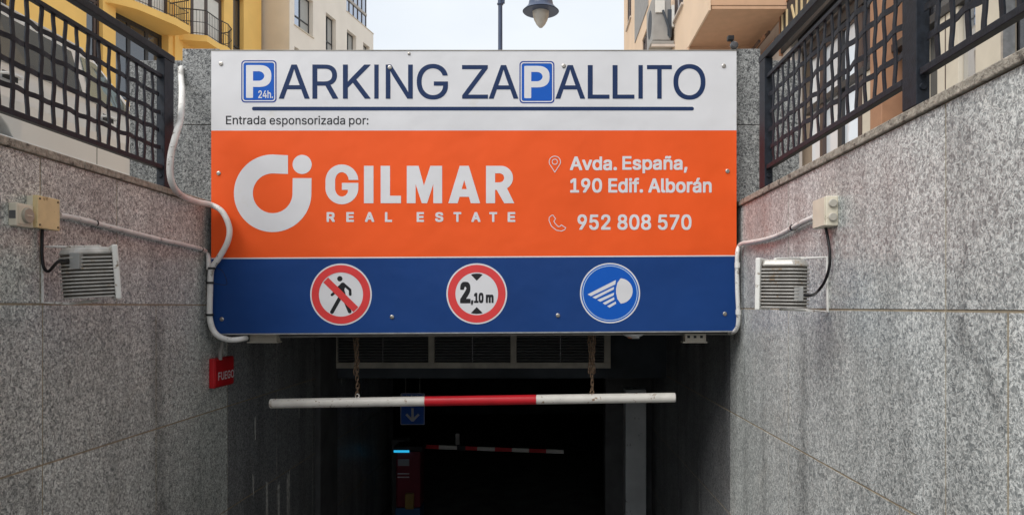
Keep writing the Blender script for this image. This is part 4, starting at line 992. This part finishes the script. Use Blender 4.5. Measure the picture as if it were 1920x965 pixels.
# air conditioner on brackets
ua, ub = U(1262), U(1237)
ua = 18.1 - 13.35; 
t = thing('air_conditioner', 'outdoor air-conditioning unit on brackets high on the peach wall', 'air conditioner', (3.0, 16.8, at(0, 76, 16.8).z))
zb0 = 0
MB().box((-.50, 0, 0), (-.08, .95, .98)).build('casing', ACM, t, bevel=.02)
MB().lathe([(.0, -.506), (.30, -.506), (.32, -.502), (.32, -.5)], (0, .42, .5), axis='x', seg=28).build('fan_grille', ACD, t)
MB().box((-.44, -.03, .62), (-.22, .001, .90)).build('valve_cover', CURT, t, bevel=.01)
MB().tube([(-.27, -.05, .66), (-.20, -.06, .45), (-.12, -.05, .2), (-.10, -.03, .05)], .028, 8, sub=4).build('pipe', ACD, t, smooth=True)
MB().box((-.16, -.02, .1), (-.06, .0, .7)).build('pipe_cover', ACD, t, bevel=.01)
MB().box((-.53, -.06, -.16), (-.0, .0, -.10)).box((-.53, .85, -.16), (-.0, .91, -.10)).build('bracket', PEACHG, t, bevel=.004)
MB().box((-.55, -.06, -.10), (-.02, .98, -.03)).build('tray', ACM, t, bevel=.01)
MB().box((-.07, -.02, .3), (-.0, .12, .8)).build('wall_plate', CURT, t, bevel=.01)
# canopy slats beside the shop sign
Xs = 4.42
t = thing('slatted_canopy', 'thin brown canopy battens left of the black shop sign', 'canopy', (Xs, 13.9, 4.9))
for i in range(5): MB().box((-.42 + .09 * i, -.2, -.02 + .085 * (i % 3)), (-.38 + .09 * i, 2.4, .03 + .085 * (i % 3))).build('batten', COLBR if i % 2 else FRAMEB, t)
MB().box((-.45, 2.35, -.06), (.05, 2.42, .02)).build('crossbar', COLBR, t)

# ---- shop building
G_ = Facade('shop_building', 'glass-fronted shop building behind the right fence', Xs, 4.0, 0.0)
uz = G_.uz; U = lambda px: uz(px, 0)[0]
UE = 9.45
G_.box('upper_wall', PEACH, -8, UE, 5.75, 12.5, -6, -.5)
G_.box('back_block', CONC, -8, UE, ZS, 5.74, -6, -2.5)
G_.box('soffit', pr('shop_soffit', (.12, .10, .09), .7), -8, UE - .02, 4.50, 4.6, -2.45, -.12)
G_.box('fascia_beam', SHOPK, -8, UE, 4.605, 5.74, -.45, -.12)
G_.box('interior_floor', PAVE, -8, UE, ZS + .005, ZS + .12, -2.45, -.2)
cols = [(1500, 1521, 'f'), (1521, 1526, 'b'), (1526, 1551, 'f'), (1551, 1559, 'k'), (1559, 1590, 'f'), (1590, 1597, 'b'), (1597, 1631, 'c'), (1631, 1653, 'B'), (1653, 1672, 'g'), (1672, 1700, 'c'), (1700, 1733, 'g'),
        (1733, 1771, 'c'), (1771, 1802, 'p'), (1802, 1850, 'c'), (1850, 1854, 'w'), (1854, 1916, 'g'), (1916, 1990, 'c'), (1990, 2200, 'p'), (2200, 2260, 'b'), (2260, 2600, 'p')]
CR2 = pr('shop_cream_panel', (.60, .54, .44), .5, var=.05)
for a, b, k_ in cols:
    u1, u0 = U(a), U(b)
    if k_ in 'pf':
        G_.box('glass_pane', GL_SHOP if k_ == 'p' else GL_PALE, u0 + .01, u1 - .01, ZS + .25, 4.2, -.22, -.205); G_.box('plinth', CR2, u0, u1, ZS, ZS + .25, -.26, -.18)
        G_.box('head_frame', FRAMEB, u0, u1, 4.2, 4.499, -.25, -.17)
    if k_ == 'g':
        G_.box('glass_pane', GL_DARK, u0 + .01, u1 - .01, ZS + .15, 4.3, -.30, -.285); G_.box('head_frame', FRAMEB, u0, u1, 4.3, 4.499, -.33, -.26)
    if k_ == 'b': G_.box('mullion', FRAMEB, u0, u1, ZS, 4.499, -.26, -.14, be=.004)
    if k_ == 'k': G_.box('mullion', FRAMED, u0, u1, ZS, 4.499, -.26, -.16, be=.004)
    if k_ == 'w': G_.box('mullion', ALU, u0, u1, ZS, 4.499, -.26, -.14)
    if k_ == 'c':
        G_.box('wall_panel', CR2, u0, u1, ZS, 3.30, -.30, -.15, be=.004); G_.box('upper_pane', GL_SHOP if b < 1700 else GL_DARK, u0 + .01, u1 - .01, 3.40, 4.30, -.24, -.22)
    if k_ == 'B': G_.box('column', COLBR, u0, u1, ZS, 4.55, -.30, .0, be=.01)
G_.box('transom', FRAMED, -3, UE - .6, 3.302, 3.40, -.31, -.125)
G_.box('head_beam', FRAMED, -3, UE - .6, 4.302, 4.42, -.31, -.125)
G_.box('panel_joint', FRAMEB, U(1748) - .008, U(1748) + .008, ZS, 3.3, -.15, -.146)
a_, b_ = U(1630), U(1613); G_.box('small_window', GL_DARK, a_ + .02, b_, 2.1, 3.0, -.148, -.144)
# shop sign
zs0, zs1 = 4.62, 5.42
t = thing('shop_sign', 'black shop fascia sign with slanting cream letters above the right fence', 'sign', (Xs, 10.3, zs0))
MB().box((-.06, 0, 0), (.0, 3.25, zs1 - zs0)).build('board', SHOPK, t, bevel=.008)
MB().box((-.075, 3.25, -.03), (.01, 3.29, zs1 - zs0 + .03)).build('edge_strip', COLBR, t)
MB().box((-.075, -.0, zs1 - zs0), (.01, 3.25, zs1 - zs0 + .03)).build('edge_strip', COLBR, t)
def bar3(y0, z0, y1, z1, w_=.045):
    d_ = Vector((0, y1 - y0, z1 - z0)).normalized(); n_ = Vector((0, -d_.z, d_.y)) * w_ / 2; a, b = Vector((0, y0, z0)), Vector((0, y1, z1))
    q_ = [a - n_, a + n_, b + n_, b - n_]; m.poly([(-.062, p.y, p.z) for p in q_], [(-.085, p.y, p.z) for p in q_])
letters = [[(3.1, .1, 3.1, .65)], [(2.85, .1, 2.85, .65)], [(2.6, .62, 2.35, .12), (2.35, .12, 2.35, .65)], [(2.1, .1, 2.1, .62)], [(1.9, .1, 1.72, .6), (1.72, .6, 1.6, .35), (1.6, .35, 1.45, .62), (1.45, .62, 1.3, .1)],
           [(1.15, .1, 1.15, .65)], [(1.1, .35, .85, .65), (1.1, .35, .8, .1)], [(.65, .65, .48, .1), (.48, .1, .3, .65)], [(.15, .1, .15, .65)]]
for lt in letters:
    m = MB()
    for s_ in lt: bar3(*s_)
    m.build('letter', GOLD, t)
# security lamp on the sign's right corner
c = at(1374, 93, 6.30); t = thing('security_lamp', 'small dark twin-headed lamp on the top right corner of the sign', 'lamp', c)
MB().tube([(0, 0, 0), (.0, 0, .04), (-.012, 0, .075)], .008, 8).build('stem', BLACK, t)
MB().lathe([(.0, -.028), (.022, -.025), (.034, -.01), (.034, .01), (.022, .025), (.0, .028)], (.012, 0, .035), axis='y', seg=18).build('sensor_head', pr('lamp_smoky', (.08, .08, .085), .25), t, smooth=True)
MB().box((-.045, -.02, .075), (.008, .03, .115)).build('lamp_head', BLACK, t, bevel=.005)

# ------------------------------------------------------------------ street lamp
DL = 14.0
pc = at(938, 93, DL); t = thing('street_lamp', 'blue-grey street lamp with a hanging bell lantern against the sky', 'street lamp', (pc.x, DL, ZS))
zt_ = at(0, -40, DL).z - ZS
zc = at(0, 9, DL).z - ZS
m = MB().lathe([(.16, 0), (.16, .12), (.09, .2), (.075, .5), (.047, .9), (.040, zc - .02), (.060, zc), (.060, zc + .02), (.046, zc + .03), (.046, zt_)], seg=20)
m.build('pole', LAMPB, t, smooth=True)
MB().box((.04, -.03, zc + .02), (.085, .03, zt_)).build('arm_bracket', LAMPB, t, bevel=.01)
lx = at(1014, 0, DL).x - pc.x; L0 = at(0, 53, DL).z - ZS
MB().tube([(0, 0, zt_), (.05, 0, zt_ + .25), (.3, 0, zt_ + .42), (lx - .1, 0, zt_ + .40), (lx, 0, zt_ + .2), (lx, 0, zt_ - .05)], .028, 10, sub=6).build('arm', LAMPB, t, smooth=True)
head = MB().lathe([(.345, L0 + .315), (.33, L0 + .325), (.235, L0 + .43), (.225, L0 + .50), (.16, L0 + .60), (.06, L0 + .66), (.04, zt_ - .03), (.03, zt_ - .03), (.03, L0 + .6), (.2, L0 + .44), (.30, L0 + .33), (.335, L0 + .305)], (lx, 0, 0), seg=40).build('lantern_hood', LAMPB, t, smooth=True)
MB().lathe([(.0, L0), (.03, L0 + .008), (.085, L0 + .07), (.13, L0 + .16), (.152, L0 + .25), (.163, L0 + .34), (.165, L0 + .44)], (lx, 0, 0), seg=32).build('diffuser', LAMPG, t, smooth=True)
